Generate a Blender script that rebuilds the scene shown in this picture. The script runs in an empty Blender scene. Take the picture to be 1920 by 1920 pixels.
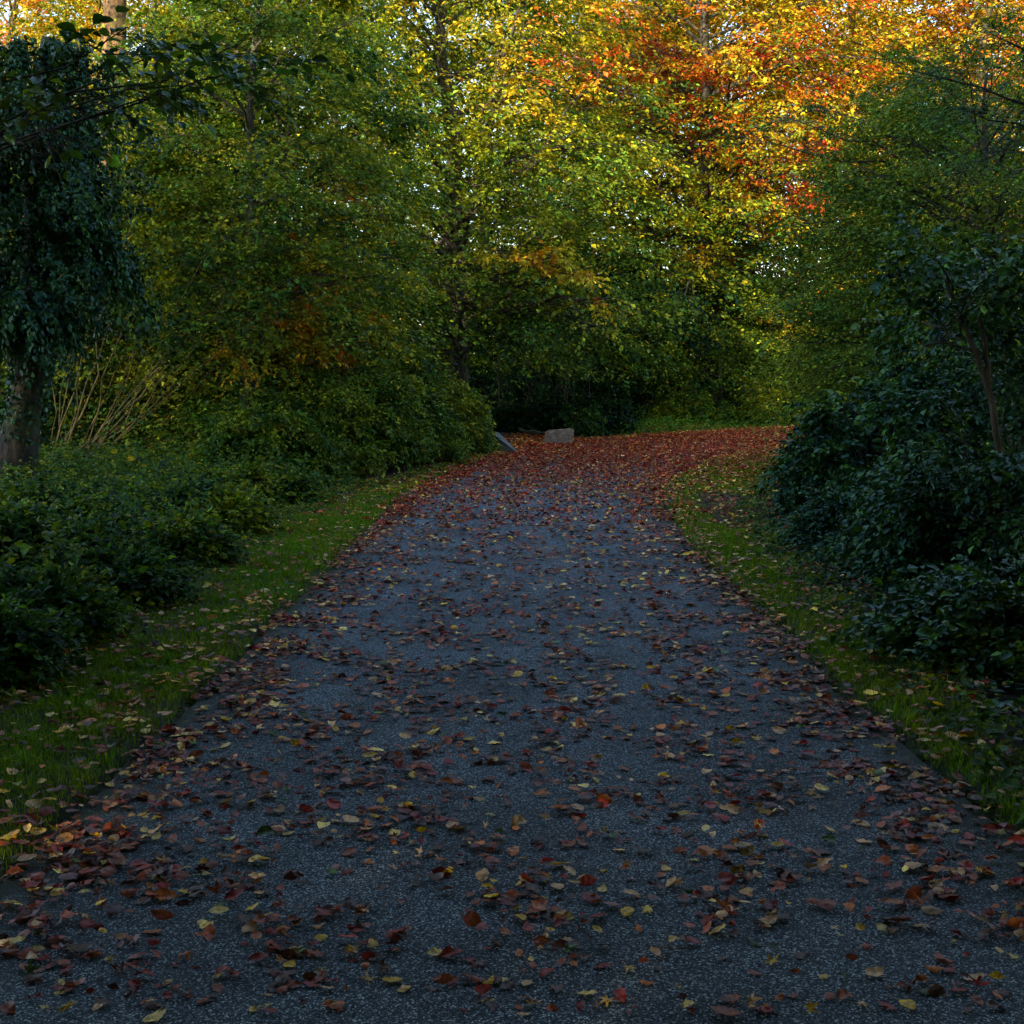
import bpy, math, random
import numpy as np

# ------------------------------------------------------------------ camera, sky, sun, exposure
scene = bpy.context.scene
COL = scene.collection
KF = 1.22                       # depth stretch that goes with the longer lens
F = 1900.0 * KF                 # focal length in pixels of the 1920 px photograph
CAM_H = 1.6
PITCH = math.atan(239.0 / F)
cam_d = bpy.data.cameras.new('camera')
cam_d.sensor_width = 36.0
cam_d.lens = 36.0 * F / 1920.0
cam_d.clip_start = 0.05
cam_d.clip_end = 2000.0
cam = bpy.data.objects.new('camera', cam_d)
COL.objects.link(cam)
cam.location = (0, 0, CAM_H)
cam.rotation_euler = (math.pi / 2 - PITCH, 0, 0)
scene.camera = cam

SUN_EL = 15.0
SUN_AZ = -152.0                 # where the sun stands, degrees clockwise from +Y (behind the viewer, to the left)
world = bpy.data.worlds.new("World")
scene.world = world
world.use_nodes = True
wn = world.node_tree.nodes
wl = world.node_tree.links
sky = wn.new('ShaderNodeTexSky')
sky.sky_type = 'NISHITA'
sky.sun_disc = False
sky.sun_elevation = math.radians(SUN_EL)
sky.sun_rotation = math.radians(SUN_AZ)
sky.dust_density = 0.6
bg = wn['Background']
bg.inputs['Strength'].default_value = 0.15
wl.new(sky.outputs[0], bg.inputs[0])
sun_d = bpy.data.lights.new('sun', 'SUN')
sun_d.energy = 2.9
sun_d.angle = math.radians(0.5)
sun_d.color = (1.0, 0.84, 0.58)
sun = bpy.data.objects.new('sun', sun_d)
COL.objects.link(sun)
_el, _az = math.radians(SUN_EL), math.radians(SUN_AZ)
_dir = np.array([math.sin(_az) * math.cos(_el), math.cos(_az) * math.cos(_el), math.sin(_el)])
from mathutils import Vector
sun.rotation_euler = Vector(_dir).to_track_quat('Z', 'Y').to_euler()
scene.view_settings.view_transform = 'Standard'
scene.view_settings.look = 'None'
scene.view_settings.gamma = 1.0
scene.view_settings.exposure = 2.1
scene.cycles.max_bounces = 5
scene.cycles.diffuse_bounces = 4
scene.cycles.glossy_bounces = 2
scene.cycles.transmission_bounces = 4
scene.cycles.use_denoising = True

# ------------------------------------------------------------------ helpers
UP = np.array([0.0, 0.0, 1.0])
R = np.random.default_rng(7)


def rng_of(seed):
    return np.random.default_rng(seed)


def ray(px, py):
    a, b = (px - 960) / F, (960 - py) / F
    cp, sp = math.cos(PITCH), math.sin(PITCH)
    return np.array([a, cp + b * sp, -sp + b * cp])


def gp(px, py, z=0.0):
    """ground point seen at a pixel of the photograph"""
    d = ray(px, py)
    t = (z - CAM_H) / d[2]
    return np.array([d[0] * t, d[1] * t, z])


def wp(px, py, Y):
    """point at depth Y seen at a pixel"""
    d = ray(px, py)
    Y = Y * KF
    t = Y / d[1]
    return np.array([d[0] * t, Y, CAM_H + d[2] * t])


def norm(v):
    return v / np.maximum(np.linalg.norm(v, axis=-1, keepdims=True), 1e-9)


def noise2(x, y, seed=0, scale=1.0, octaves=4):
    g = np.random.default_rng(1000 + seed)
    out = np.zeros_like(x, dtype=float)
    amp, fr, tot = 1.0, 1.0 / scale, 0.0
    for _ in range(octaves):
        for _k in range(3):
            a = g.uniform(0, 2 * math.pi)
            p = g.uniform(0, 2 * math.pi)
            f = fr * g.uniform(0.7, 1.4) * 2 * math.pi
            out += amp * np.sin((x * math.cos(a) + y * math.sin(a)) * f + p + 1.7 * np.sin((x * math.sin(a) - y * math.cos(a)) * f * 0.6 + p * 2))
            tot += amp
        amp *= 0.6
        fr *= 2.1
    return out / tot * 1.6


def noise3(P, seed=0, scale=1.0):
    return noise2(P[:, 0] + 0.53 * P[:, 2], P[:, 1] - 0.71 * P[:, 2], seed, scale, 2) * 0.6 + \
        noise2(P[:, 2] + 0.2 * P[:, 0], P[:, 0] * 0.8 - P[:, 1] * 0.5, seed + 9, scale, 2) * 0.6


def inside(poly, x, y):
    c = np.zeros(x.shape, bool)
    n = len(poly)
    for i in range(n):
        x0, y0 = poly[i]
        x1, y1 = poly[(i + 1) % n]
        if y0 == y1:
            continue
        m = ((y0 > y) != (y1 > y)) & (x < (x1 - x0) * (y - y0) / (y1 - y0) + x0)
        c ^= m
    return c


def dist_poly(poly, x, y):
    d = np.full(x.shape, 1e9)
    n = len(poly)
    for i in range(n):
        x0, y0 = poly[i]
        x1, y1 = poly[(i + 1) % n]
        dx, dy = x1 - x0, y1 - y0
        L = dx * dx + dy * dy
        if L == 0:
            continue
        t = np.clip(((x - x0) * dx + (y - y0) * dy) / L, 0, 1)
        d = np.minimum(d, np.hypot(x - x0 - t * dx, y - y0 - t * dy))
    return d


def sd(poly, x, y):
    """signed distance, negative inside"""
    d = dist_poly(poly, x, y)
    return np.where(inside(poly, x, y), -d, d)


def smooth(a, b, x):
    t = np.clip((x - a) / (b - a), 0, 1)
    return t * t * (3 - 2 * t)


def mesh_obj(name, verts, faces, mat, parent=None, face_col=None, shade_smooth=False, fattr=None, vattr=None):
    """faces: (N,k) int array of equal polygons"""
    verts = np.asarray(verts, np.float32)
    faces = np.asarray(faces, np.int32)
    me = bpy.data.meshes.new(name)
    me.vertices.add(len(verts))
    me.vertices.foreach_set('co', verts.ravel())
    k = faces.shape[1]
    me.loops.add(faces.size)
    me.loops.foreach_set('vertex_index', faces.ravel())
    me.polygons.add(len(faces))
    me.polygons.foreach_set('loop_start', np.arange(0, faces.size, k, dtype=np.int32))
    if shade_smooth:
        me.polygons.foreach_set('use_smooth', np.ones(len(faces), bool))
    me.update(calc_edges=True)
    if face_col is not None:
        a = me.attributes.new('leaf_color', 'FLOAT_COLOR', 'FACE')
        c = np.ones((len(faces), 4), np.float32)
        c[:, :3] = face_col
        a.data.foreach_set('color', c.ravel())
    if vattr is not None:
        for nm, val in vattr.items():
            a = me.attributes.new(nm, 'FLOAT', 'POINT')
            a.data.foreach_set('value', np.asarray(val, np.float32).ravel())
    me.materials.append(mat)
    o = bpy.data.objects.new(name, me)
    COL.objects.link(o)
    if parent is not None:
        o.parent = parent
    return o


def tag(o, label=None, cat=None, group=None, kind=None):
    if label:
        o['label'] = label
    if cat:
        o['category'] = cat
    if group:
        o['group'] = group
    if kind:
        o['kind'] = kind
    return o


def empty(name, loc, label, cat, group=None):
    o = bpy.data.objects.new(name, None)
    o.empty_display_size = 0.3
    o.location = loc
    COL.objects.link(o)
    return tag(o, label, cat, group)


# ------------------------------------------------------------------ materials
def new_mat(name):
    m = bpy.data.materials.new(name)
    m.use_nodes = True
    nt = m.node_tree
    return m, nt, nt.nodes, nt.links, nt.nodes['Principled BSDF']


def leaf_mat(name, rough=0.5, trans=0.3, spec=0.2, vary=0.3, stint=(1, 1, 1)):
    m, nt, n, l, b = new_mat(name)
    at = n.new('ShaderNodeAttribute')
    at.attribute_name = 'leaf_color'
    tc = n.new('ShaderNodeNewGeometry')
    ns = n.new('ShaderNodeTexNoise')
    ns.inputs['Scale'].default_value = 60
    ns.inputs['Detail'].default_value = 3
    l.new(tc.outputs['Position'], ns.inputs['Vector'])
    mr = n.new('ShaderNodeMapRange')
    mr.inputs[1].default_value = 0.3
    mr.inputs[2].default_value = 0.7
    mr.inputs[3].default_value = 1 - vary
    mr.inputs[4].default_value = 1 + vary
    l.new(ns.outputs[0], mr.inputs[0])
    mx = n.new('ShaderNodeVectorMath')
    mx.operation = 'SCALE'
    l.new(at.outputs['Color'], mx.inputs[0])
    l.new(mr.outputs[0], mx.inputs['Scale'])
    l.new(mx.outputs[0], b.inputs['Base Color'])
    b.inputs['Roughness'].default_value = rough
    b.inputs['Specular IOR Level'].default_value = spec
    b.inputs['Specular Tint'].default_value = (*stint, 1)
    if trans > 0:
        tr = n.new('ShaderNodeBsdfTranslucent')
        g = n.new('ShaderNodeVectorMath')
        g.operation = 'MULTIPLY'
        g.inputs[1].default_value = (1.35, 1.25, 0.6)
        l.new(mx.outputs[0], g.inputs[0])
        l.new(g.outputs[0], tr.inputs[0])
        ms = n.new('ShaderNodeMixShader')
        ms.inputs[0].default_value = trans
        l.new(b.outputs[0], ms.inputs[1])
        l.new(tr.outputs[0], ms.inputs[2])
        l.new(ms.outputs[0], n['Material Output'].inputs[0])
    return m


def bark_mat(name, c0, c1, moss=0.3, scale=9.0):
    m, nt, n, l, b = new_mat(name)
    g = n.new('ShaderNodeTexCoord')
    mp = n.new('ShaderNodeMapping')
    mp.inputs['Scale'].default_value = (1, 1, 0.25)
    l.new(g.outputs['Object'], mp.inputs[0])
    ns = n.new('ShaderNodeTexNoise')
    ns.inputs['Scale'].default_value = scale
    ns.inputs['Detail'].default_value = 8
    ns.inputs['Roughness'].default_value = 0.7
    l.new(mp.outputs[0], ns.inputs['Vector'])
    cr = n.new('ShaderNodeValToRGB')
    cr.color_ramp.elements[0].position = 0.42
    cr.color_ramp.elements[1].position = 0.60
    cr.color_ramp.elements[0].color = (*c0, 1)
    cr.color_ramp.elements[1].color = (*c1, 1)
    l.new(ns.outputs[0], cr.inputs[0])
    n2 = n.new('ShaderNodeTexNoise')
    n2.inputs['Scale'].default_value = 2.2
    n2.inputs['Detail'].default_value = 5
    l.new(g.outputs['Object'], n2.inputs['Vector'])
    mr = n.new('ShaderNodeMapRange')
    mr.inputs[1].default_value = 0.5
    mr.inputs[2].default_value = 0.62
    mr.inputs[4].default_value = moss
    l.new(n2.outputs[0], mr.inputs[0])
    mx = n.new('ShaderNodeMix')
    mx.data_type = 'RGBA'
    l.new(mr.outputs[0], mx.inputs[0])
    l.new(cr.outputs[0], mx.inputs[6])
    mx.inputs[7].default_value = (0.035, 0.055, 0.012, 1)
    l.new(mx.outputs[2], b.inputs['Base Color'])
    b.inputs['Roughness'].default_value = 0.85
    bp = n.new('ShaderNodeBump')
    bp.inputs['Strength'].default_value = 0.8
    bp.inputs['Distance'].default_value = 0.04
    l.new(ns.outputs[0], bp.inputs['Height'])
    l.new(bp.outputs[0], b.inputs['Normal'])
    return m


M_LEAF = leaf_mat('tree_leaf')
M_GLOSSY = leaf_mat('glossy_leaf', rough=0.36, trans=0.18, spec=0.4, stint=(0.45, 0.95, 0.80))
M_FALLEN = leaf_mat('fallen_leaf_surface', rough=0.45, trans=0.05, spec=0.28, vary=0.45)
M_GRASS = leaf_mat('grass_blade', rough=0.55, trans=0.3, spec=0.12, vary=0.15)
M_BARK = bark_mat('bark_dark', (0.03, 0.024, 0.017), (0.10, 0.08, 0.055), 0.5)
M_BEECH = bark_mat('bark_sun_orange', (0.08, 0.045, 0.02), (0.30, 0.155, 0.055), 0.3, 6)  # warm sunlight is put into this orange bark colour
M_HAZEL = bark_mat('bark_olive', (0.07, 0.055, 0.018), (0.19, 0.145, 0.05), 0.3, 14)
M_PALEBARK = bark_mat('bark_flaky', (0.012, 0.010, 0.007), (0.08, 0.062, 0.045), 0.9, 14)


def asphalt_mat():
    m, nt, n, l, b = new_mat('asphalt')
    g = n.new('ShaderNodeNewGeometry')
    v = n.new('ShaderNodeTexVoronoi')
    v.inputs['Scale'].default_value = 210
    l.new(g.outputs['Position'], v.inputs['Vector'])
    sp = n.new('ShaderNodeSeparateColor')
    l.new(v.outputs['Color'], sp.inputs[0])
    cr = n.new('ShaderNodeValToRGB')
    e = cr.color_ramp.elements
    e[0].position, e[0].color = 0.0, (0.009, 0.014, 0.018, 1)
    e[1].position, e[1].color = 1.0, (0.60, 0.68, 0.72, 1)
    a = cr.color_ramp.elements.new(0.55)
    a.color = (0.054, 0.073, 0.090, 1)
    a = cr.color_ramp.elements.new(0.84)
    a.color = (0.15, 0.19, 0.225, 1)
    l.new(sp.outputs[0], cr.inputs[0])
    n2 = n.new('ShaderNodeTexNoise')
    n2.inputs['Scale'].default_value = 1.3
    n2.inputs['Detail'].default_value = 9
    n2.inputs['Roughness'].default_value = 0.65
    l.new(g.outputs['Position'], n2.inputs['Vector'])
    mr = n.new('ShaderNodeMapRange')
    mr.inputs[1].default_value = 0.3
    mr.inputs[2].default_value = 0.7
    mr.inputs[3].default_value = 0.55
    mr.inputs[4].default_value = 1.4
    l.new(n2.outputs[0], mr.inputs[0])
    sc = n.new('ShaderNodeVectorMath')
    sc.operation = 'SCALE'
    l.new(cr.outputs[0], sc.inputs[0])
    l.new(mr.outputs[0], sc.inputs['Scale'])
    # mossy, dirty margin along the edge of the asphalt
    at = n.new('ShaderNodeAttribute')
    at.attribute_name = 'edge'
    n3 = n.new('ShaderNodeTexNoise')
    n3.inputs['Scale'].default_value = 9
    n3.inputs['Detail'].default_value = 6
    l.new(g.outputs['Position'], n3.inputs['Vector'])
    ad = n.new('ShaderNodeMath')
    ad.operation = 'MULTIPLY_ADD'
    l.new(n3.outputs[0], ad.inputs[0])
    ad.inputs[1].default_value = 1.6
    ad.inputs[2].default_value = -0.8
    ad2 = n.new('ShaderNodeMath')
    ad2.operation = 'ADD'
    ad2.use_clamp = True
    l.new(at.outputs['Fac'], ad2.inputs[0])
    l.new(ad.outputs[0], ad2.inputs[1])
    mu = n.new('ShaderNodeMath')
    mu.operation = 'MULTIPLY'
    l.new(ad2.outputs[0], mu.inputs[0])
    l.new(at.outputs['Fac'], mu.inputs[1])
    mx = n.new('ShaderNodeMix')
    mx.data_type = 'RGBA'
    l.new(mu.outputs[0], mx.inputs[0])
    l.new(sc.outputs[0], mx.inputs[6])
    mx.inputs[7].default_value = (0.022, 0.030, 0.008, 1)
    l.new(mx.outputs[2], b.inputs['Base Color'])
    b.inputs['Roughness'].default_value = 0.65
    b.inputs['Specular IOR Level'].default_value = 0.15
    bp = n.new('ShaderNodeBump')
    bp.inputs['Strength'].default_value = 0.8
    bp.inputs['Distance'].default_value = 0.003
    l.new(v.outputs['Distance'], bp.inputs['Height'])
    bp.invert = True
    l.new(bp.outputs[0], b.inputs['Normal'])
    return m


def ground_mat():
    m, nt, n, l, b = new_mat('ground_soil')
    g = n.new('ShaderNodeNewGeometry')
    ns = n.new('ShaderNodeTexNoise')
    ns.inputs['Scale'].default_value = 14
    ns.inputs['Detail'].default_value = 9
    ns.inputs['Roughness'].default_value = 0.75
    l.new(g.outputs['Position'], ns.inputs['Vector'])
    cr = n.new('ShaderNodeValToRGB')
    e = cr.color_ramp.elements
    e[0].position, e[0].color = 0.35, (0.012, 0.009, 0.006, 1)
    e[1].position, e[1].color = 0.7, (0.075, 0.04, 0.022, 1)
    l.new(ns.outputs[0], cr.inputs[0])
    cg = n.new('ShaderNodeValToRGB')
    e = cg.color_ramp.elements
    e[0].position, e[0].color = 0.35, (0.012, 0.022, 0.005, 1)
    e[1].position, e[1].color = 0.7, (0.05, 0.075, 0.014, 1)
    l.new(ns.outputs[0], cg.inputs[0])
    at = n.new('ShaderNodeAttribute')
    at.attribute_name = 'verge'
    mx = n.new('ShaderNodeMix')
    mx.data_type = 'RGBA'
    l.new(at.outputs['Fac'], mx.inputs[0])
    l.new(cr.outputs[0], mx.inputs[6])
    l.new(cg.outputs[0], mx.inputs[7])
    l.new(mx.outputs[2], b.inputs['Base Color'])
    b.inputs['Roughness'].default_value = 0.95
    bp = n.new('ShaderNodeBump')
    bp.inputs['Distance'].default_value = 0.03
    l.new(ns.outputs[0], bp.inputs['Height'])
    l.new(bp.outputs[0], b.inputs['Normal'])
    return m


def rock_mat(name, c0, c1):
    m, nt, n, l, b = new_mat(name)
    g = n.new('ShaderNodeTexCoord')
    ns = n.new('ShaderNodeTexNoise')
    ns.inputs['Scale'].default_value = 7
    ns.inputs['Detail'].default_value = 9
    ns.inputs['Roughness'].default_value = 0.7
    l.new(g.outputs['Object'], ns.inputs['Vector'])
    cr = n.new('ShaderNodeValToRGB')
    e = cr.color_ramp.elements
    e[0].position, e[0].color = 0.35, (*c0, 1)
    e[1].position, e[1].color = 0.62, (*c1, 1)
    l.new(ns.outputs[0], cr.inputs[0])
    l.new(cr.outputs[0], b.inputs['Base Color'])
    b.inputs['Roughness'].default_value = 0.85
    bp = n.new('ShaderNodeBump')
    bp.inputs['Distance'].default_value = 0.04
    l.new(ns.outputs[0], bp.inputs['Height'])
    l.new(bp.outputs[0], b.inputs['Normal'])
    return m


# ------------------------------------------------------------------ leaf shapes
def tpl_rhomb():
    v = [(0, 0, 0), (0.42, -0.31, 0.10), (1, 0, -0.06), (0.42, 0.31, 0.10)]
    return np.array(v, float), np.array([(0, 1, 2), (0, 2, 3)])


def tpl_oval(curl=0.12, cup=0.12, w=0.32):
    v = [(0, 0, 0)]
    for x, s in ((0.22, 0.8), (0.5, 1.0), (0.8, 0.62)):
        z = -curl * 4 * (x - 0.5) ** 2
        v += [(x, -w * s, z + cup * s), (x, 0, z), (x, w * s, z + cup * s)]
    v.append((1.0, 0, -curl))
    f = [(0, 1, 2), (0, 2, 3), (1, 4, 5), (1, 5, 2), (2, 5, 6), (2, 6, 3), (4, 7, 8), (4, 8, 5), (5, 8, 9), (5, 9, 6), (7, 10, 8), (8, 10, 9)]
    return np.array(v, float), np.array(f)


def tpl_lobed(curl=0.1, seed=0):
    g = np.random.default_rng(seed)
    out = []
    lobes = [(-125, .42), (-95, .2), (-62, .62), (-35, .26), (0, .72), (35, .26), (62, .62), (95, .2), (125, .42), (180, .08)]
    for a, r in lobes:
        a = math.radians(a)
        r *= g.uniform(0.85, 1.12)
        out.append((0.3 + r * math.cos(a), r * math.sin(a) * 0.85, curl * (r - 0.3) * g.uniform(-0.4, 1.6)))
    v = [(0.3, 0, 0)] + out
    n = len(out)
    f = [(0, 1 + i, 1 + (i + 1) % n) for i in range(n)]
    return np.array(v, float), np.array(f)


T_RHOMB = [tpl_rhomb()]
T_OVAL = [tpl_oval(0.1, 0.1), tpl_oval(0.22, 0.16, 0.29), tpl_oval(-0.1, 0.2, 0.35)]
T_LOBED = [tpl_lobed(0.3, 1), tpl_lobed(-0.3, 2), tpl_lobed(0.15, 3)]


class Leaves:
    def __init__(self):
        self.P, self.A, self.N, self.S, self.C = [], [], [], [], []

    def add(self, P, A, N, S, C):
        self.P.append(P)
        self.A.append(A)
        self.N.append(N)
        self.S.append(S)
        self.C.append(C)

    def count(self):
        return sum(len(p) for p in self.P)

    def build(self, name, mat, parent=None, templates=T_RHOMB, seed=0, origin=(0, 0, 0)):
        P = np.concatenate(self.P) - np.asarray(origin, float)
        A = norm(np.concatenate(self.A))
        N = np.concatenate(self.N)
        S = np.concatenate(self.S)
        C = np.concatenate(self.C)
        Y = norm(np.cross(N, A))
        Z = np.cross(A, Y)
        g = np.random.default_rng(seed)
        pick = g.integers(0, len(templates), len(P))
        vs, fs, cs, off = [], [], [], 0
        for k, (tv, tf) in enumerate(templates):
            m = pick == k
            n = int(m.sum())
            if n == 0:
                continue
            wob = g.uniform(0.85, 1.15, (n, 1))
            v = P[m][:, None, :] + S[m][:, None, None] * (
                tv[None, :, 0, None] * A[m][:, None, :] + tv[None, :, 1, None] * Y[m][:, None, :] * wob[:, None, :]
                + tv[None, :, 2, None] * Z[m][:, None, :])
            f = tf[None] + (np.arange(n) * len(tv))[:, None, None] + off
            vs.append(v.reshape(-1, 3))
            fs.append(f.reshape(-1, 3))
            cs.append(np.repeat(C[m], len(tf), axis=0))
            off += n * len(tv)
        return mesh_obj(name, np.concatenate(vs), np.concatenate(fs), mat, parent, np.concatenate(cs))


def tube_geo(P, Rr, n=6):
    """P (M,K,3) polylines with radii (M,K) -> verts, quads"""
    M, K, _ = P.shape
    T = np.zeros_like(P)
    T[:, 1:-1] = P[:, 2:] - P[:, :-2]
    T[:, 0] = P[:, 1] - P[:, 0]
    T[:, -1] = P[:, -1] - P[:, -2]
    T = norm(T)
    ref = np.where(np.abs(T[:, :1, 2:3]) > 0.8, np.array([[[1.0, 0, 0]]]), np.array([[[0, 0, 1.0]]]))
    ref = np.broadcast_to(ref, P.shape)
    U = norm(np.cross(ref, T))
    V = np.cross(T, U)
    a = np.arange(n) * 2 * math.pi / n
    v = P[:, :, None, :] + Rr[:, :, None, None] * (np.cos(a)[None, None, :, None] * U[:, :, None, :] + np.sin(a)[None, None, :, None] * V[:, :, None, :])
    idx = np.arange(M * K * n).reshape(M, K, n)
    f = np.stack([idx[:, :-1, :], np.roll(idx, -1, 2)[:, :-1, :], np.roll(idx, -1, 2)[:, 1:, :], idx[:, 1:, :]], -1)
    return v.reshape(-1, 3), f.reshape(-1, 4)


class Tubes:
    def __init__(self):
        self.v, self.f, self.o = [], [], 0

    def add(self, P, Rr, n=6):
        v, f = tube_geo(P, Rr, n)
        self.v.append(v)
        self.f.append(f + self.o)
        self.o += len(v)

    def build(self, name, mat, parent=None, origin=(0, 0, 0)):
        return mesh_obj(name, np.concatenate(self.v) - np.asarray(origin, float), np.concatenate(self.f), mat, parent, shade_smooth=True)


def bez(S, C, E, t):
    t = t[..., None]
    return (1 - t) ** 2 * S + 2 * t * (1 - t) * C + t * t * E


def bezd(S, C, E, t):
    t = t[..., None]
    return norm(2 * (1 - t) * (C - S) + 2 * t * (E - C))


def rotz(D, a):
    c, s = np.cos(a), np.sin(a)
    return np.stack([D[..., 0] * c - D[..., 1] * s, D[..., 0] * s + D[..., 1] * c, D[..., 2]], -1)


# autumn colour: 0 deep green with shade put in, 1 green, 2 yellow green, 3 yellow, 4 orange, 5 red, 6 brown
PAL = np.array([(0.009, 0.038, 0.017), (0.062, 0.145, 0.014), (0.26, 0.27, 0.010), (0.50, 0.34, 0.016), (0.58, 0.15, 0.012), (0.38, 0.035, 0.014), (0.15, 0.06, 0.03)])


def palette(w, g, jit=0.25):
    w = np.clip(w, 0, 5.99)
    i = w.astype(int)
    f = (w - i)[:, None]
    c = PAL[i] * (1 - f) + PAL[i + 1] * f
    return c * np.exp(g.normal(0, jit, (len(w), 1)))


def clearing(P, p, w):
    """fewer leaves straight in front of the stem, so that the trunk shows"""
    if not w:
        return 0.0
    x = np.interp(P[:, 2], p[:, 2], p[:, 0])
    return 1.1 * np.exp(-((P[:, 0] - x) / w) ** 2) * (P[:, 1] < 0.3)


def gaps(P, seed):
    """layered clumps with voids between them, flatter than wide"""
    Q = P * np.array([1.0, 1.0, 2.1])
    return noise3(Q, seed + 17, 2.3) + 0.35 * noise3(Q, seed + 31, 0.8)


def foliate(g, S, C, E, L, rad, wood, leaves, nsub, ntw, nlf, size, w0=1.0, dw=0.5, tilt=0.5, droop=0.25,
            blobs=(), grad=0.0, zref=0.0, seed=0, twigs=False, s0=0.2, sublen=0.42, twlen=0.5, jit=0.44, wl=None, thr=None, clr=None):  # wide per-leaf jitter also imitates glints and dark gaps
    """limbs (quadratic curves) -> sub-branches -> twigs -> leaves"""
    M = len(S)
    t = np.linspace(0, 1, 8)[None].repeat(M, 0)
    P = bez(S[:, None], C[:, None], E[:, None], t)
    P[:, 1:-1] += g.normal(0, 1, P[:, 1:-1].shape) * 0.012 * L[:, None, None]
    wood.add(P, rad[:, None] * (1 - 0.82 * t), 7)
    # subs
    n = M * nsub
    s = s0 + (1 - s0) * ((np.arange(nsub)[None] + g.uniform(0, 1, (M, nsub))) / nsub) ** 0.85
    sP = bez(S[:, None], C[:, None], E[:, None], s).reshape(n, 3)
    sD = bezd(S[:, None], C[:, None], E[:, None], s).reshape(n, 3)
    Lr = np.repeat(L, nsub)
    sf = s.reshape(n)
    side = np.where(g.random(n) < 0.5, -1, 1)
    a = side * g.uniform(0.3, 1.3, n) * (1.05 - 0.5 * sf)
    D = rotz(sD, a)
    D[:, 2] = D[:, 2] * 0.6 + g.normal(0.05, 0.28, n)
    D = norm(D)
    sl = np.maximum(sublen * Lr * (1.15 - 0.75 * sf) * g.uniform(0.6, 1.2, n), 0.25 * twlen * 2)
    sE = sP + D * sl[:, None] - UP * (droop * sl * 0.6)[:, None]
    sC = sP + D * (sl * 0.5)[:, None] + UP * (0.06 * sl)[:, None]
    t5 = np.linspace(0, 1, 5)[None].repeat(n, 0)
    srad = np.repeat(rad, nsub) * 0.32 * (1.1 - 0.6 * sf)
    Pp = bez(sP[:, None], sC[:, None], sE[:, None], t5)
    Pp[:, 1:-1] += g.normal(0, 1, Pp[:, 1:-1].shape) * 0.02 * sl[:, None, None]
    wood.add(Pp, srad[:, None] * (1 - 0.75 * t5), 4)
    # twigs
    m = n * ntw
    s = 0.12 + 0.9 * (np.arange(ntw)[None] + g.uniform(0, 1, (n, ntw))) / ntw
    s = np.minimum(s, 1.0)
    tP = bez(sP[:, None], sC[:, None], sE[:, None], s).reshape(m, 3)
    tD = bezd(sP[:, None], sC[:, None], sE[:, None], s).reshape(m, 3)
    side = np.where(g.random(m) < 0.5, -1, 1)
    D = rotz(tD, side * g.uniform(0.2, 1.1, m))
    D[:, 2] = D[:, 2] * 0.5 + g.normal(0.0, 0.25 + 0.3 * tilt, m)
    D = norm(D)
    tl = twlen * g.uniform(0.5, 1.3, m)
    tE = tP + D * tl[:, None] - UP * (droop * tl * 0.7)[:, None]
    tC = tP + D * (tl * 0.5)[:, None]
    if twigs:
        t3 = np.linspace(0, 1, 3)[None].repeat(m, 0)
        wood.add(bez(tP[:, None], tC[:, None], tE[:, None], t3), np.full((m, 1), 0.004) * (1.2 - 0.9 * t3), 3)
    # leaves
    q = m * nlf
    s = np.clip((np.arange(nlf)[None] + g.uniform(0.3, 1.0, (m, nlf))) / nlf, 0, 1)
    lP = bez(tP[:, None], tC[:, None], tE[:, None], s).reshape(q, 3)
    lD = bezd(tP[:, None], tC[:, None], tE[:, None], s).reshape(q, 3)
    sd_ = np.tile(np.where(np.arange(nlf) % 2 == 0, -1, 1), m)
    A = rotz(lD, sd_ * g.uniform(0.4, 1.2, q))
    A[:, 2] += g.normal(-0.15, 0.25, q)
    N = UP[None] + g.normal(0, tilt, (q, 3))
    sz = size * np.exp(g.normal(0, 0.22, q))
    ws = np.repeat(g.normal(0, dw, n), ntw * nlf) + g.normal(0, dw * 0.45, q) + w0
    if wl is not None:
        ws += np.repeat(wl, nsub * ntw * nlf)
    ws += grad * (lP[:, 2] - zref)
    ws += dw * 1.4 * noise3(lP, seed + 3, 3.5)
    for (c, r, b) in blobs:
        d = np.linalg.norm(lP - np.asarray(c)[None], axis=1) / r
        ws += b * np.exp(-d * d)
    k = gaps(lP, seed) - (clearing(lP, clr[0], clr[1]) if clr else 0) > thr if thr is not None else slice(None)
    leaves.add(lP[k], A[k], N[k], sz[k], palette(ws, g, jit)[k])


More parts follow.
